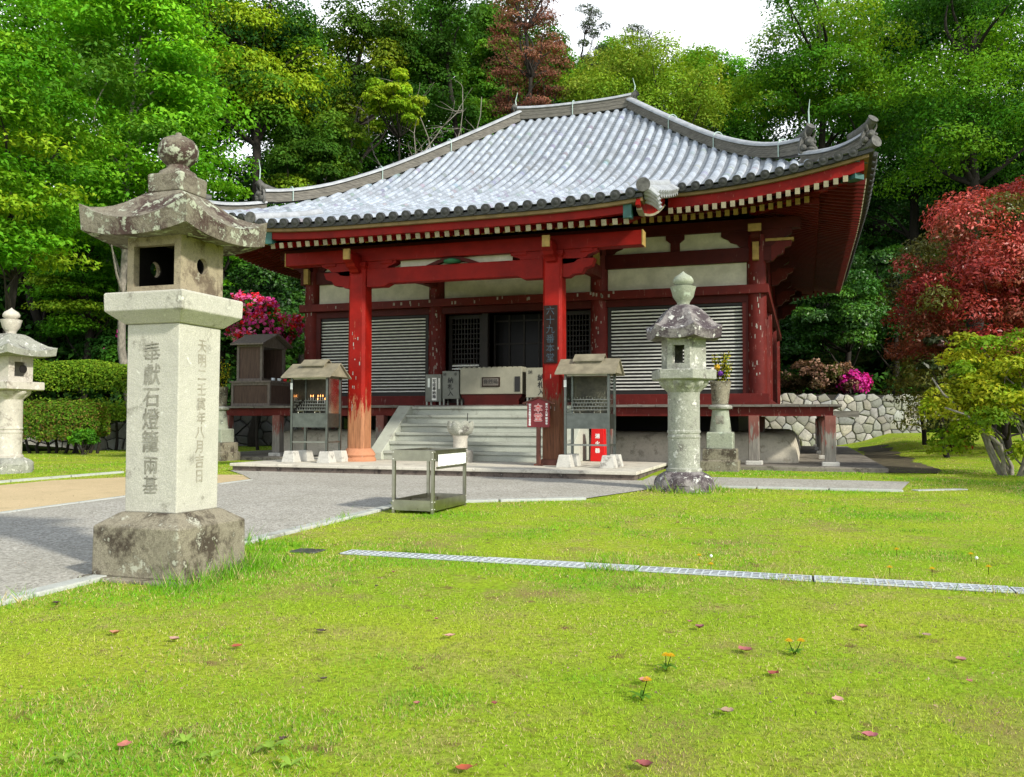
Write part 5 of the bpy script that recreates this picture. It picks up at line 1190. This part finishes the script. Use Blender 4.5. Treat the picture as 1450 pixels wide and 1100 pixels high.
# clipped hedge and the low shrub before it
def clipped(name, label, px0, px1, D, bot, top, depth, n, size, cols, seed, round_=.35, cat='hedge'):
    a, b_ = spot(px0, D), spot(px1, D); r = np.random.default_rng(seed); z0, z1 = hgt(bot, D), hgt(top, D)
    q = r.random(n); c = np.array(a)[None]+(np.array(b_)-np.array(a))[None]*q[:, None]; dirn = (np.array(b_)-np.array(a)); dirn /= np.linalg.norm(dirn); nrm = np.array([dirn[1], -dirn[0]])
    th = r.uniform(-.15*math.pi, 1.1*math.pi, n); ex = np.sign(np.cos(th))*np.abs(np.cos(th))**round_; ez = np.sign(np.sin(th))*np.abs(np.sin(th))**round_
    endf = np.sqrt(np.clip(1-np.clip((np.abs(q-.5)*2-.88)/.12, 0, 1)**2, .05, 1)); wv = 1+.1*(vnoise(q*14, q*3, 2)-.5)*2
    rad = (1-.35*r.random(n)**2)*endf*wv
    lump = .12*(vnoise(q*9+2, th*1.3, 4)-.5)
    pos = np.stack([c[:, 0]+nrm[0]*ex*depth*.5*rad, c[:, 1]+nrm[1]*ex*depth*.5*rad, (z0+z1)/2+ez*(z1-z0)/2*rad+lump], 1)
    nv = np.stack([nrm[0]*ex, nrm[1]*ex, ez], 1)+r.normal(size=(n, 3))*.55+np.array([0, 0, .4])
    co = np.array(cols)[r.integers(0, len(cols), n)]*r.uniform(.6, 1.35, (n, 1))
    mid = ((a[0]+b_[0])/2, (a[1]+b_[1])/2, 0); t = thing(name, label, cat, mid)
    V, C = leaf_mesh(pos, nv, size*r.uniform(.6, 1.3, n), co, .55, seed=seed); mesh_np('foliage', V, 4, C, M['leaf'], t)
    st = MB()
    for k in range(9):
        p = np.array(a)+(np.array(b_)-np.array(a))*(k+.5)/9; limb(st, (p[0], p[1], -.1), (p[0]+r.uniform(-.3, .3), p[1], z0+.35), .05, .03, r, .08, 5)
    st.build('stems', M['bark'], t, smooth=True); return t
clipped('hedge', 'long clipped green hedge behind the left stone lantern', -120, 222, 26, 610, 517, 1.9, 52000, .085, [(.14, .28, .016), (.19, .33, .02), (.09, .20, .014), (.24, .34, .024)], 90)
clipped('low_shrub', 'low clipped shrub with reddish tips before the hedge', 40, 144, 23.5, 640, 571, 1.5, 17000, .08, [(.10, .22, .014), (.15, .26, .018), (.17, .13, .03), (.07, .16, .012)], 91, .75, 'shrub')
blossom_shrub('low_shrub', 'tiny green plant at the foot of the low stone wall on the left', 118, 22.6, 640, 608, 30, 2600, .08, MG+VG[:1], [(.12, .24, .02)], 20, 93)
blossom_shrub('low_shrub', 'reddish low plant at the foot of the thin dark trunks', 1352, 22.5, 645, 606, 24, 1800, .09, [(.16, .03, .025), (.05, .08, .015)], [(.3, .03, .03)], 60, 94)
# ---------------------------------------------- rubble walls
def rubble(name, label, a, b_, z0, z1, seed, cell=.34, thick=.7, tone=(.24, .50), group=None):
    r = np.random.default_rng(seed); a, b_ = np.array(a, float), np.array(b_, float); Lw = np.linalg.norm(b_-a); d = (b_-a)/Lw; n = np.array([d[1], -d[0]])
    t = thing(name, label, 'stone wall', ((a[0]+b_[0])/2, (a[1]+b_[1])/2, z0))
    mb = MB(); q = [(a-n*.05, z0-.4), (b_-n*.05, z0-.4)]
    mb.add([(*(a-n*.06), z0-.4), (*(b_-n*.06), z0-.4), (*(b_-n*thick), z0-.4), (*(a-n*thick), z0-.4), (*(a-n*.06), z1-.05), (*(b_-n*.06), z1-.05), (*(b_-n*thick), z1-.05), (*(a-n*thick), z1-.05)], [(3, 2, 1, 0), (4, 5, 6, 7), (0, 1, 5, 4), (1, 2, 6, 5), (2, 3, 7, 6), (3, 0, 4, 7)])
    core = mb.build('wall_core', M['mortar'], t)
    # stones: Voronoi cells of jittered seeds, each a shallow bevelled polygon
    nx, nz = int(Lw/cell), max(2, int(round((z1-z0)/cell/.78))); cz = (z1-z0)/nz; S = []
    for j in range(-1, nz+1):
        for i in range(-1, nx+1): S.append(((i+.5+.5*(j % 2)+r.uniform(-.46, .46))*Lw/nx, (j+.5+r.uniform(-.42, .42))*cz))
    S = np.array(S); S = S[r.random(len(S)) > .14]; st = MB()
    for i, s in enumerate(S):
        if not (0 < s[0] < Lw and -cz < s[1] < z1-z0): continue
        poly = [np.array(p) for p in ((s[0]-cell*1.6, s[1]-cell*1.6), (s[0]+cell*1.6, s[1]-cell*1.6), (s[0]+cell*1.6, s[1]+cell*1.6), (s[0]-cell*1.6, s[1]+cell*1.6))]
        for k in np.argsort(((S-s)**2).sum(1))[1:14]:
            m_ = (S[k]+s)/2; nn = S[k]-s; out = []
            for e in range(len(poly)):
                p, q_ = poly[e], poly[(e+1) % len(poly)]; dp, dq = (p-m_)@nn, (q_-m_)@nn
                if dp <= 0: out.append(p)
                if dp*dq < 0: out.append(p+(q_-p)*(dp/(dp-dq)))
            poly = out
            if len(poly) < 3: break
        if len(poly) < 3: continue
        poly = [np.array((np.clip(p[0], 0, Lw), np.clip(p[1], -.4, z1-z0))) for p in poly]; c = sum(poly)/len(poly)
        g_ = r.uniform(*tone); col = (g_*r.uniform(.95, 1.08), g_, g_*r.uniform(.8, .98)); out = r.uniform(.02, .09)
        rs = []
        for sc_, dp in ((.95, -.05), (.93, out*.5), (.85, out*.95), (.5, out+.015)):
            rs.append([(*(a+d*(c[0]+(p[0]-c[0])*sc_)+n*(dp+r.normal()*.004)), z0+c[1]+(p[1]-c[1])*sc_) for p in poly])
        n0 = len(st.v); st.rings(rs); st.col += [col]*(len(st.v)-n0)
    st.build('wall_stones', M['wallstone'], t, smooth=True, angle=35); return t
a, b_ = spot(1070, 32.5), spot(1312, 33.5); zg = hgt(621, 33)
rubble('stone_wall', 'rough grey rubble retaining wall behind the veranda on the right', a, b_, zg, hgt(556, 33), 100, .36, 1.2)
a, b_ = spot(-60, 25), spot(196, 26.5); rubble('stone_wall', 'low shaded rubble wall under the clipped hedge on the left', a, b_, -.05, hgt(600, 25.5)+.02, 101, .4, 1.0, (.15, .26))
a, b_ = spot(225, 31), spot(480, 31); rubble('stone_wall', 'dark mossy rubble wall seen beneath the left end of the veranda', a, b_, -.05, 1.2, 102, .4, 1.0, (.07, .14))  # stones toned darker than in the other walls
# thicket that covers the slope between the trees
loc = (12.2, -8.2, -.08); tree('maple_tree', 'maple outside the right edge of the lawn that shades its corner', 'tree', loc, 7, (2.3, 2.3, 3.0, 6.2), 16000, .14, VG, 97, 'layered', nclump=30, group=G1)
r = np.random.default_rng(44); n = 210000
u = r.uniform(-62, 48, n); v = r.uniform(-8, 62, n); z = hillz(u, v); k = (z-gz(u, v) > .25); u, v, z = u[k], v[k], z[k]
h = vnoise(u*.55, v*.55, 9)*2.2+vnoise(u*1.7, v*1.7, 8)*.8; pos = np.stack([u, v, z+h*(.55+.45*r.random(len(u)))], 1)
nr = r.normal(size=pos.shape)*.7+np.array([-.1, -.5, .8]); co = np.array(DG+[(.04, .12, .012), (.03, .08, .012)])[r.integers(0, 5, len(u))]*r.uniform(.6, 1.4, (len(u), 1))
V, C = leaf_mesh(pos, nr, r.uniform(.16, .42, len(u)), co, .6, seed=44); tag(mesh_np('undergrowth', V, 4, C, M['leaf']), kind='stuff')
# ================================================================ LAWN DETAIL
def ground_at(px, py):
    ro = ROLL; a = (px-725)*math.cos(ro)+(py-550)*math.sin(ro); b_ = -(px-725)*math.sin(ro)+(py-550)*math.cos(ro)
    d = np.array([a/FPX, 1, -b_/FPX]); c, s = math.cos(PITCH), math.sin(PITCH); d = np.array([d[0], c*d[1]-s*d[2], s*d[1]+c*d[2]])
    c, s = math.cos(YAW), math.sin(YAW); d = np.array([d[0]*c-d[1]*s, d[0]*s+d[1]*c, d[2]]); t = 3.0
    for _ in range(60):
        p = CAM+d*t; t *= (CAM[2]-float(gz(p[0], p[1])))/max(CAM[2]-p[2], 1e-4); t = min(t, 60)
    p = CAM+d*t; return np.array([p[0], p[1], float(gz(p[0], p[1]))])
def inside(u, v, poly):
    r_ = np.zeros(len(u), bool); n = len(poly)
    for i in range(n):
        (x0, y0), (x1, y1) = poly[i], poly[(i+1) % n]
        if y0 == y1: continue
        c = ((y0 > v) != (y1 > v)) & (u < (x1-x0)*(v-y0)/(y1-y0)+x0); r_ ^= c
    return r_
SAND = [(-11.1, -30), (-7.52, -30), (-7.52, -7.0), (-8.35, -6.1), (-9.3, -6.4), (-10.6, -8.0)]
r = np.random.default_rng(99); U_, V_, D_ = [], [], []
for d0, d1, dens in ((2.2, 3.6, 13000), (3.6, 5, 9000), (5, 7, 5500), (7, 9.5, 3000), (9.5, 13, 1500), (13, 18, 650), (18, 30, 160)):
    w = .62*d1+1.0; n = int((d1-d0)*2*w*dens); D = r.uniform(d0, d1, n); X = r.uniform(-w, w, n)
    U_.append(CAM[0]+math.cos(YAW)*X-math.sin(YAW)*D); V_.append(CAM[1]+math.sin(YAW)*X+math.cos(YAW)*D); D_.append(D)
u, v, D = map(np.concatenate, (U_, V_, D_))
edge = .10*(vnoise(u*6, v*6, 2)-.5)
bad = inside(u+edge, v+edge, PATH) | inside(u+edge*3, v+edge*3, SAND) | ((u > -9.2) & (u < -1.5) & (v > -5.42) & (v < 13)) | ((u > -13.2) & (u < 2.4) & (v > -2.1) & (v < 14)) | (v > 15)
bad |= (np.abs(u-LX) < .40) & (np.abs(v-LY) < .40) | (np.hypot(u+.68, v+6.62) < .38) | (np.hypot(u+12.85, v+6.85) < .4) | ((v > -12.785) & (v < -12.565) & (u > -2.65))
bad |= (np.abs(u-(x0+x1)/2) < .2) & (np.abs(v-(y0+y1)/2) < .4)
patch = vnoise(u*.7+3, v*.7, 1)*.6+vnoise(u*2.1, v*2.1, 7)*.4; dry = vnoise(u*1.1, v*1.1, 12)*.55+vnoise(u*3.7, v*3.7, 13)*.45
bare = np.zeros(len(u))
for px, py, ru, rv in ((690, 825, .42, .22), (660, 730, .7, .25), (850, 705, .5, .2), (60, 960, .5, .3), (1380, 1040, .35, .25), (930, 770, .6, .35), (480, 890, .3, .18), (1180, 870, .4, .2)):
    c0 = ground_at(px, py); bare = np.maximum(bare, (1 if px == 690 else .62)*np.exp(-(((u-c0[0])/ru)**2+((v-c0[1])/rv)**2)*(.6+.8*vnoise(u*7, v*7, 31))))
bad |= r.random(len(u)) < np.clip(bare*1.15+(dry-.58)*2.4, 0, .95)
k = ~bad; u, v, D, patch, dry = u[k], v[k], D[k], patch[k], dry[k]; n = len(u)
near = np.exp(-((np.maximum(np.abs(u-LX), np.abs(v-LY))-.42)/.16)**2)*(vnoise(u*3, v*3, 21) > .32)*np.where((v < LY-.3) & (u < LX+.3) & (u > LX-.42), .12, 1)+.5*np.exp(-((u+3.62)/.09)**2)*(vnoise(u*2, v*2, 22) > .5)*(v < -9)
near += 1.0*np.exp(-((np.hypot(u+.68, v+6.62)-.45)/.12)**2)+.6*np.exp(-((np.abs(v+12.675)-.13)/.05)**2)*(vnoise(u*2.5, v, 23) > .55)
hgt_ = (.006+.013*r.random(n)**1.5+.012*(patch > .58)*r.random(n)+.03*(r.random(n) > .988)*r.random(n))*(1+8*near*r.random(n))*np.where(D > 9, 1.2, 1); wd = np.clip(.0016*D/3, .0022, .010)*r.uniform(.7, 1.4, n)
ang = r.uniform(0, 6.283, n); la = r.uniform(0, 6.283, n); ln = hgt_*r.uniform(.2, 1.1, n)
gzv = gz(u, v)-.004; dx, dy = np.cos(ang)*wd, np.sin(ang)*wd
Vv = np.stack([np.stack([u-dx, v-dy, gzv], 1), np.stack([u+dx, v+dy, gzv], 1), np.stack([u+np.cos(la)*ln, v+np.sin(la)*ln, gzv+hgt_], 1)], 1).reshape(-1, 3)
cg, cy_, cs, cd_ = np.array((.18, .44, .018)), np.array((.42, .54, .05)), np.array((.66, .56, .27)), np.array((.07, .17, .012))
f = np.clip((patch-.36)*3.2+.25*(r.random(n)-.5), 0, 1)[:, None]; C = cy_*(1-f)+cg*f; C = C*(1-.5*np.clip(near, 0, 1)[:, None])+np.array((.13, .34, .012))*.5*np.clip(near, 0, 1)[:, None]
q = r.random(n); s_ = (q < .10+.38*np.clip((dry-.38)*3, 0, 1))[:, None]; C = np.where(s_, cs*r.uniform(.6, 1.1, (n, 1)), C); C = np.where((q > .93)[:, None], cd_, C); C = C*r.uniform(.7, 1.3, (n, 1))
tag(mesh_np('grass', Vv, 3, np.clip(C, 0, 1).repeat(3, 0), M['blade']), kind='stuff')
# ---------------------------------------------- drain grating
ORD = ['first', 'second', 'third', 'fourth', 'fifth', 'sixth', 'seventh', 'eighth']
MB().add([(-2.62, -12.775, -.1555), (7.0, -12.775, -.1555), (7.0, -12.575, -.1518), (-2.62, -12.575, -.1518)], [(0, 1, 2, 3)]).build('drain_channel', M['ink'])['kind'] = 'structure'  # flat black strip on the ground, painted shade of an open channel
for i in range(8):
    xa = -2.60+i*1.19; xb = xa+1.175; zt = -.146+random.uniform(-.002, .002); mb = MB()
    for k in range(4): y = -12.765+.18*k/3; mb.box(xa, xb, y-.004, y+.004, zt-(.03 if k in (0, 3) else .006), zt)
    nb = 22
    for k in range(nb): x = xa+.006+(xb-xa-.012)*k/(nb-1); mb.box(x-.005, x+.005, -12.76, -12.59, zt-.008, zt-.001)
    tag(mb.build('drain_grate', M['galv'], loc=(xa, -12.675, zt)), f'{ORD[i]} galvanised drain grate panel from the left end of the gutter in the lawn', 'drain grate', 'drain grates across the lawn')
c = ground_at(438, 781); tag(MB().box(c[0]-.13, c[0]+.1, c[1]-.09, c[1]+.09, c[2]-.02, c[2]+.012).build('drain_cover', M['steeld'], bevel=.005, loc=tuple(c)), 'small dark drain cover plate left of the long grating', 'drain cover')
# ---------------------------------------------- fallen leaves
FL = [(162, 901, 'orange-pink', 'left of the others before the front lantern'), (247, 910, 'pale pink', 'straight in front of the front lantern pedestal'), (335, 920, 'rust red', 'right of the pale pink one before the front lantern'), (80, 857, 'dark brown curled', 'at the left, beside the grass tuft of the front lantern'),
 (455, 897, 'dark brown', 'on the lawn below the left end of the gutter'), (557, 813, 'small pink', 'just below the first drain grate'), (533, 833, 'small dark', 'below the small pink leaf near the first drain grate'), (618, 880, 'small pink-brown', 'on the lawn below the bare earth patch'),
 (176, 1062, 'coral pink', 'low in the left corner of the lawn'), (590, 1002, 'small red', 'in the middle of the near lawn'), (657, 1096, 'rust red', 'at the bottom edge of the photo'), (977, 884, 'small rose', 'just above the dark rose leaf right of centre'), (991, 893, 'dark rose', 'below the small rose leaf right of centre'),
 (1055, 925, 'large rose-red', 'left of the dandelion pair'), (912, 970, 'pinkish brown', 'left of the single dandelion plant'), (1095, 958, 'red-brown', 'below the dandelion pair'), (1030, 1014, 'tan upright', 'on the near lawn below the dandelions'), (1187, 997, 'pale orange', 'right of the tan upright leaf'), (1222, 893, 'orange', 'alone on the right half of the lawn'),
 (1312, 903, 'tan', 'right of the orange leaf on the right lawn'), (1361, 939, 'pink', 'near the right edge of the lawn'), (1373, 969, 'small pink-red', 'below the pink leaf near the right edge'), (1232, 1049, 'rose curled', 'low on the right side of the lawn'), (913, 1092, 'crimson', 'at the bottom edge right of centre'),
 (458, 966, 'small dark brown', 'on the near lawn left of centre'), (960, 742, 'dark red', 'beyond the gutter, below the hexagonal lantern'), (1135, 729, 'dark brown', 'beyond the gutter on the far right lawn'), (400, 1052, 'small black-brown', 'low on the lawn left of centre'), (700, 1001, 'tiny red-brown', 'on the near lawn right of the small red one'), (637, 905, 'pale pink-brown', 'on the lawn below the small pink-brown one')]
TINT = dict(orange=(.50, .21, .10), pink=(.48, .20, .17), rust=(.38, .08, .03), dark=(.07, .04, .025), small=(.42, .15, .12), coral=(.48, .16, .11), large=(.38, .10, .09), tan=(.42, .27, .17), red=(.34, .05, .03), rose=(.45, .12, .13), crimson=(.30, .03, .03), pale=(.52, .29, .22), pinkish=(.45, .2, .16), tiny=(.3, .07, .05))
for i, (px, py, cw, wh) in enumerate(FL):
    c = ground_at(px, py); Dp = (c[1]-CAM[1])*math.cos(YAW)-(c[0]-CAM[0])*math.sin(YAW); Ls = (.5 if 'small' in cw or 'tiny' in cw else 1.25 if 'large' in cw else .9)*.062
    rr = np.random.default_rng(500+i); a = rr.uniform(0, 6.28); mb = MB(); n = 8; top = []; cu = rr.uniform(.25, .7)
    key = cw.split()[0].split('-')[0]; col = np.array(TINT.get(key, TINT['pink'])) if 'dark' not in cw and 'black' not in cw else np.array(TINT['dark'])
    if 'dark rose' in cw: col = np.array((.28, .08, .09))
    if 'dark red' in cw: col = np.array((.22, .04, .03))
    grid = []
    for p in range(n+1):
        q = p/n; w = .42*math.sin(math.pi*min(1, q*.96+.03))**.8
        for s_ in (-1, 0, 1):
            x, y = (q-.5)*Ls, s_*w*Ls; z = .014+Ls*cu*((q-.5)**2*1.6+abs(s_)*w*.9)+rr.normal()*.0015
            grid.append((c[0]+x*math.cos(a)-y*math.sin(a), c[1]+x*math.sin(a)+y*math.cos(a), c[2]+z))
    fs = [(p*3+k, p*3+k+1, p*3+k+4, p*3+k+3) for p in range(n) for k in range(2)]
    mb.add(grid, fs, col=tuple(col)); mb.tube([grid[1], (c[0]-Ls*.75*math.cos(a), c[1]-Ls*.75*math.sin(a), c[2]+.03)], .0012, 5); mb.col += [tuple(col*.6)]*(len(mb.v)-len(mb.col))
    tag(mb.build('fallen_leaf', M['dryleaf'], smooth=True, loc=tuple(c)), f'{cw} fallen leaf {wh}', 'leaf', 'fallen leaves on the lawn')
# ---------------------------------------------- fine litter: crumbs of straw, bud scales and soil on turf and paving
n = 5200; D = r.uniform(2.4, 13, n)*r.uniform(.6, 1, n)+.4; X = r.uniform(-1, 1, n)*(.62*D+.6); lu, lv = CAM[0]+math.cos(YAW)*X-math.sin(YAW)*D, CAM[1]+math.sin(YAW)*X+math.cos(YAW)*D
k = (vnoise(lu*1.3, lv*1.3, 41)+.4*r.random(n) > .62) & ~((lu > -9.2) & (lu < -1.5) & (lv > -5.42)); lu, lv = lu[k], lv[k]; n = len(lu)
onp = inside(lu, lv, PATH); pos = np.stack([lu, lv, gz(lu, lv)+np.where(onp, .016, .012)+.006*r.random(n)], 1); sz = r.uniform(.006, .017, n)*np.where(onp, .8, 1)
lc = np.array([(.32, .2, .1), (.48, .38, .2), (.14, .08, .05), (.40, .24, .17), (.20, .13, .07)])[r.integers(0, 5, n)]*r.uniform(.6, 1.2, (n, 1))
V, C = leaf_mesh(pos, r.normal(size=(n, 3))*.45+np.array([0, 0, 1.0]), sz, lc, .55, .4, 77); tag(mesh_np('litter', V, 4, C, M['dryleaf']), kind='stuff')
# ---------------------------------------------- dandelions and rosettes
def rosette(t, c, n, L_, col, rr, name='leaves', up=.35):
    mb = MB()
    for k in range(n):
        a = k*2.4+rr.uniform(-.4, .4); l = L_*rr.uniform(.6, 1.1); w = l*rr.uniform(.12, .2); grid = []
        for p in range(6):
            q = p/5; ww = w*math.sin(math.pi*(.12+.86*q))**.7*(1 if p % 2 == 0 or w < .2*l*.7 else .8); z = .012+l*(up*math.sin(q*2.2)-.1*q*q)
            for s_ in (-1, 0, 1): grid.append((c[0]+l*q*math.cos(a)-s_*ww*math.sin(a), c[1]+l*q*math.sin(a)+s_*ww*math.cos(a), c[2]+z-.12*ww*(s_ == 0)))
        mb.add(grid, [(p*3+k_, p*3+k_+1, p*3+k_+4, p*3+k_+3) for p in range(5) for k_ in range(2)], col=tuple(np.array(col)*rr.uniform(.75, 1.2)))
    return mb.build(name, M['leaf'], t, smooth=True)
def flower_head(mb, p, rad, col, rr):
    for ring, (r1, zz) in enumerate(((rad, .0), (rad*.7, .006), (rad*.4, .010))):
        for k in range(14):
            a = 6.283*k/14+ring*.2; w = .11
            mb.add([(p[0], p[1], p[2]+zz*.5), (p[0]+r1*math.cos(a-w), p[1]+r1*math.sin(a-w), p[2]+zz+.004), (p[0]+r1*1.08*math.cos(a), p[1]+r1*1.08*math.sin(a), p[2]+zz+.003), (p[0]+r1*math.cos(a+w), p[1]+r1*math.sin(a+w), p[2]+zz+.004)], [(0, 1, 2, 3)], col=tuple(np.array(col)*rr.uniform(.85, 1.1)))
DN = [(943, 950, 'single dandelion plant with one yellow flower left of the large rose-red leaf', [(0, .0), (.02, .015)], .085), (1125, 928, 'dandelion with two yellow flowers right of the large rose-red leaf', [(-.025, .0), (.03, .01)], .07), (908, 992, 'dandelion plant with small orange buds nearest the bottom of the lawn', [(.02, .02)], .085)]
far = [(1270, 788, 'leftmost'), (1320, 817, 'lowest'), (1375, 795, 'rightmost but one'), (1400, 814, 'rightmost'), (1260, 815, 'low left'), (990, 797, 'left one beyond the gutter,'), (1007, 810, 'second one beyond the gutter,')]
for i, (px, py, lb, hd, L_) in enumerate(DN):
    c = ground_at(px, py); rr = np.random.default_rng(700+i); t = thing('dandelion', lb, 'dandelion', tuple(c), 'dandelions in the lawn'); rosette(t, c, 9, L_*.8, (.10, .24, .02), rr)
    fl = MB(); st = MB()
    for dx, dy in hd:
        p = (c[0]+dx, c[1]+dy, c[2]+.062+rr.uniform(0, .015)); flower_head(fl, p, .019, (.80, .46, .01), rr); st.tube([(c[0], c[1], c[2]), (p[0], p[1], p[2])], .0018, 5)
    fl.build('flower', M['petal'], t); st.build('stem', M['hill'], t)
for i, (px, py, lb) in enumerate(far):
    c = ground_at(px, py); rr = np.random.default_rng(720+i); t = thing('dandelion', f'tiny yellow dandelion, {lb} far across the right lawn', 'dandelion', tuple(c), 'dandelions in the lawn')
    fl = MB(); flower_head(fl, (c[0], c[1], c[2]+.055), .02, (.80, .46, .01), rr); fl.build('flower', M['petal'], t); MB().tube([tuple(c), (c[0], c[1], c[2]+.055)], .002, 5).build('stem', M['hill'], t)
for i, (px, py, lb) in enumerate([(1007, 800, 'white dandelion seed head beyond the gutter near the second grate'), (1383, 803, 'white dandelion seed head at the right among yellow flowers')]):
    c = ground_at(px, py); t = thing('seed_head', lb, 'seed head', tuple(c), 'dandelion seed heads'); MB().lathe([(.002, c[2]+.055), (.009, c[2]+.059), (.012, c[2]+.067), (.009, c[2]+.075), (.002, c[2]+.079)], 12, c[0], c[1]).build('puff', M['paper'], t, smooth=True); MB().tube([tuple(c), (c[0], c[1], c[2]+.058)], .0015, 5).build('stem', M['hill'], t)
for i, (px, py, lb, L_) in enumerate([(262, 1057, 'pale broad-leaved weed, left of the pair at the bottom of the lawn', .07), (300, 1078, 'pale broad-leaved weed between two larger ones at the bottom', .06), (382, 1066, 'largest pale broad-leaved weed at the bottom of the lawn', .085), (412, 1090, 'pale broad-leaved weed nearest the bottom edge of the photo', .075), (92, 1082, 'pale broad-leaved weed in the bottom left corner', .07)]):
    c = ground_at(px, py); rr = np.random.default_rng(740+i); t = thing('broadleaf_weed', lb, 'weed', tuple(c), 'weeds in the lawn'); rosette(t, c, 8, L_*.8, (.26, .42, .06), rr, up=.4)
# ---------------------------------------------- stone flower vases before the veranda
def vase(cx, cy, g0, label, seed, full=True):
    t = thing('flower_vase', label, 'flower vase', (cx, cy, g0), 'stone flower vases before the veranda'); rr = np.random.default_rng(seed)
    MB().sq([(.34, g0-.05), (.335, g0+.19), (.30, g0+.2), (.298, g0+.40), (.285, g0+.41)], cx, cy).build('base', M['granite_low'], t, bevel=.015)
    MB().sq([(.235, g0+.411), (.235, g0+.70), (.22, g0+.72)], cx, cy).build('base', M['green_stone'], t, bevel=.012)
    st = MB().lathe([(.20, g0+.72), (.195, g0+.76), (.17, g0+.95), (.15, g0+1.13)], 24, cx, cy).build('pedestal', M['green_stone'], t, smooth=True, angle=40)
    lettering('carving', '観', .17, (cx, cy-.183, g0+.93), M['carve'], st, vertical=False, off=.002, bold=.004)
    MB().lathe([(.15, g0+1.131), (.21, g0+1.15), (.22, g0+1.18), (.2, g0+1.21), (.13, g0+1.23)], 24, cx, cy).build('rim', M['stone2'], t, smooth=True, angle=50)
    MB().lathe([(.15, g0+1.231), (.155, g0+1.3), (.17, g0+1.5), (.19, g0+1.62), (.2, g0+1.66), (.17, g0+1.66), (.14, g0+1.55), (.02, g0+1.5)], 24, cx, cy, wob=lambda a, z: 1+.05*math.sin(3*a+z*9)).build('vase', M['granite_low'], t, smooth=True, angle=50)
    fl = thing('flower_bunch', label.replace('stone flower vase', 'bunch of flowers') if full else 'green sprigs in the vase', 'flowers', (cx, cy, g0+1.52)); fl['label'] = 'fresh yellow, purple and white flowers standing in the stone vase right of the hexagonal lantern' if full else 'yellow-green sprigs in the stone vase at the left end of the veranda'
    st = MB(); P_, N_, C_, S_ = [], [], [], []
    for k in range(16):
        a = rr.uniform(0, 6.28); h = rr.uniform(.3, .62) if full else rr.uniform(.25, .75); e = np.array([cx+.16*math.cos(a)+.10*h, cy+.13*math.sin(a), g0+1.6+h]); b0 = np.array([cx+.05*math.cos(a), cy+.05*math.sin(a), g0+1.53])
        st.tube([b0, (b0+e)/2+np.array([0, 0, .03]), e], .005, 5)
        m = 26; q = rr.random(m)**.6; P_.append(b0+(e-b0)*q[:, None]+rr.normal(size=(m, 3))*.03); N_.append(rr.normal(size=(m, 3))); S_.append(rr.uniform(.04, .08, m)); C_.append(np.array([(.5, .42, .02), (.36, .36, .03), (.12, .2, .02)])[rr.integers(0, 3, m)]*rr.uniform(.7, 1.2, (m, 1)))
    V, C = leaf_mesh(np.concatenate(P_), np.concatenate(N_), np.concatenate(S_), np.concatenate(C_), .4, seed=seed); st.build('stems', M['hill'], fl); mesh_np('leaves', V, 4, np.clip(C, 0, 1), M['leaf'], fl)
    if full:
        for dx, dz, col, nm in ((-.12, 1.86, (.85, .80, .78), 'white_flower'), (-.19, 1.80, (.85, .35, .03), 'orange_flower'), (.02, 1.80, (.20, .05, .42), 'purple_flower'), (-.04, 1.92, (.75, .5, .05), 'yellow_flower')):
            m = 50; d = rr.normal(size=(m, 3)); d /= np.linalg.norm(d, axis=1, keepdims=True); V, C = leaf_mesh(np.array([cx+dx, cy-.14, g0+dz])+d*.045, d, np.full(m, .05), np.array(col)*rr.uniform(.8, 1.1, (m, 1)), .8, seed=seed); mesh_np(nm, V, 4, np.clip(C, 0, 1), M['petal'], fl)
vase(-.55, -2.42, 0, 'mossy stone flower vase on stepped bases right of the hexagonal lantern', 31)
vase(-11.62, -2.45, 0, 'stone flower vase on stepped bases at the left end of the veranda', 32, False)
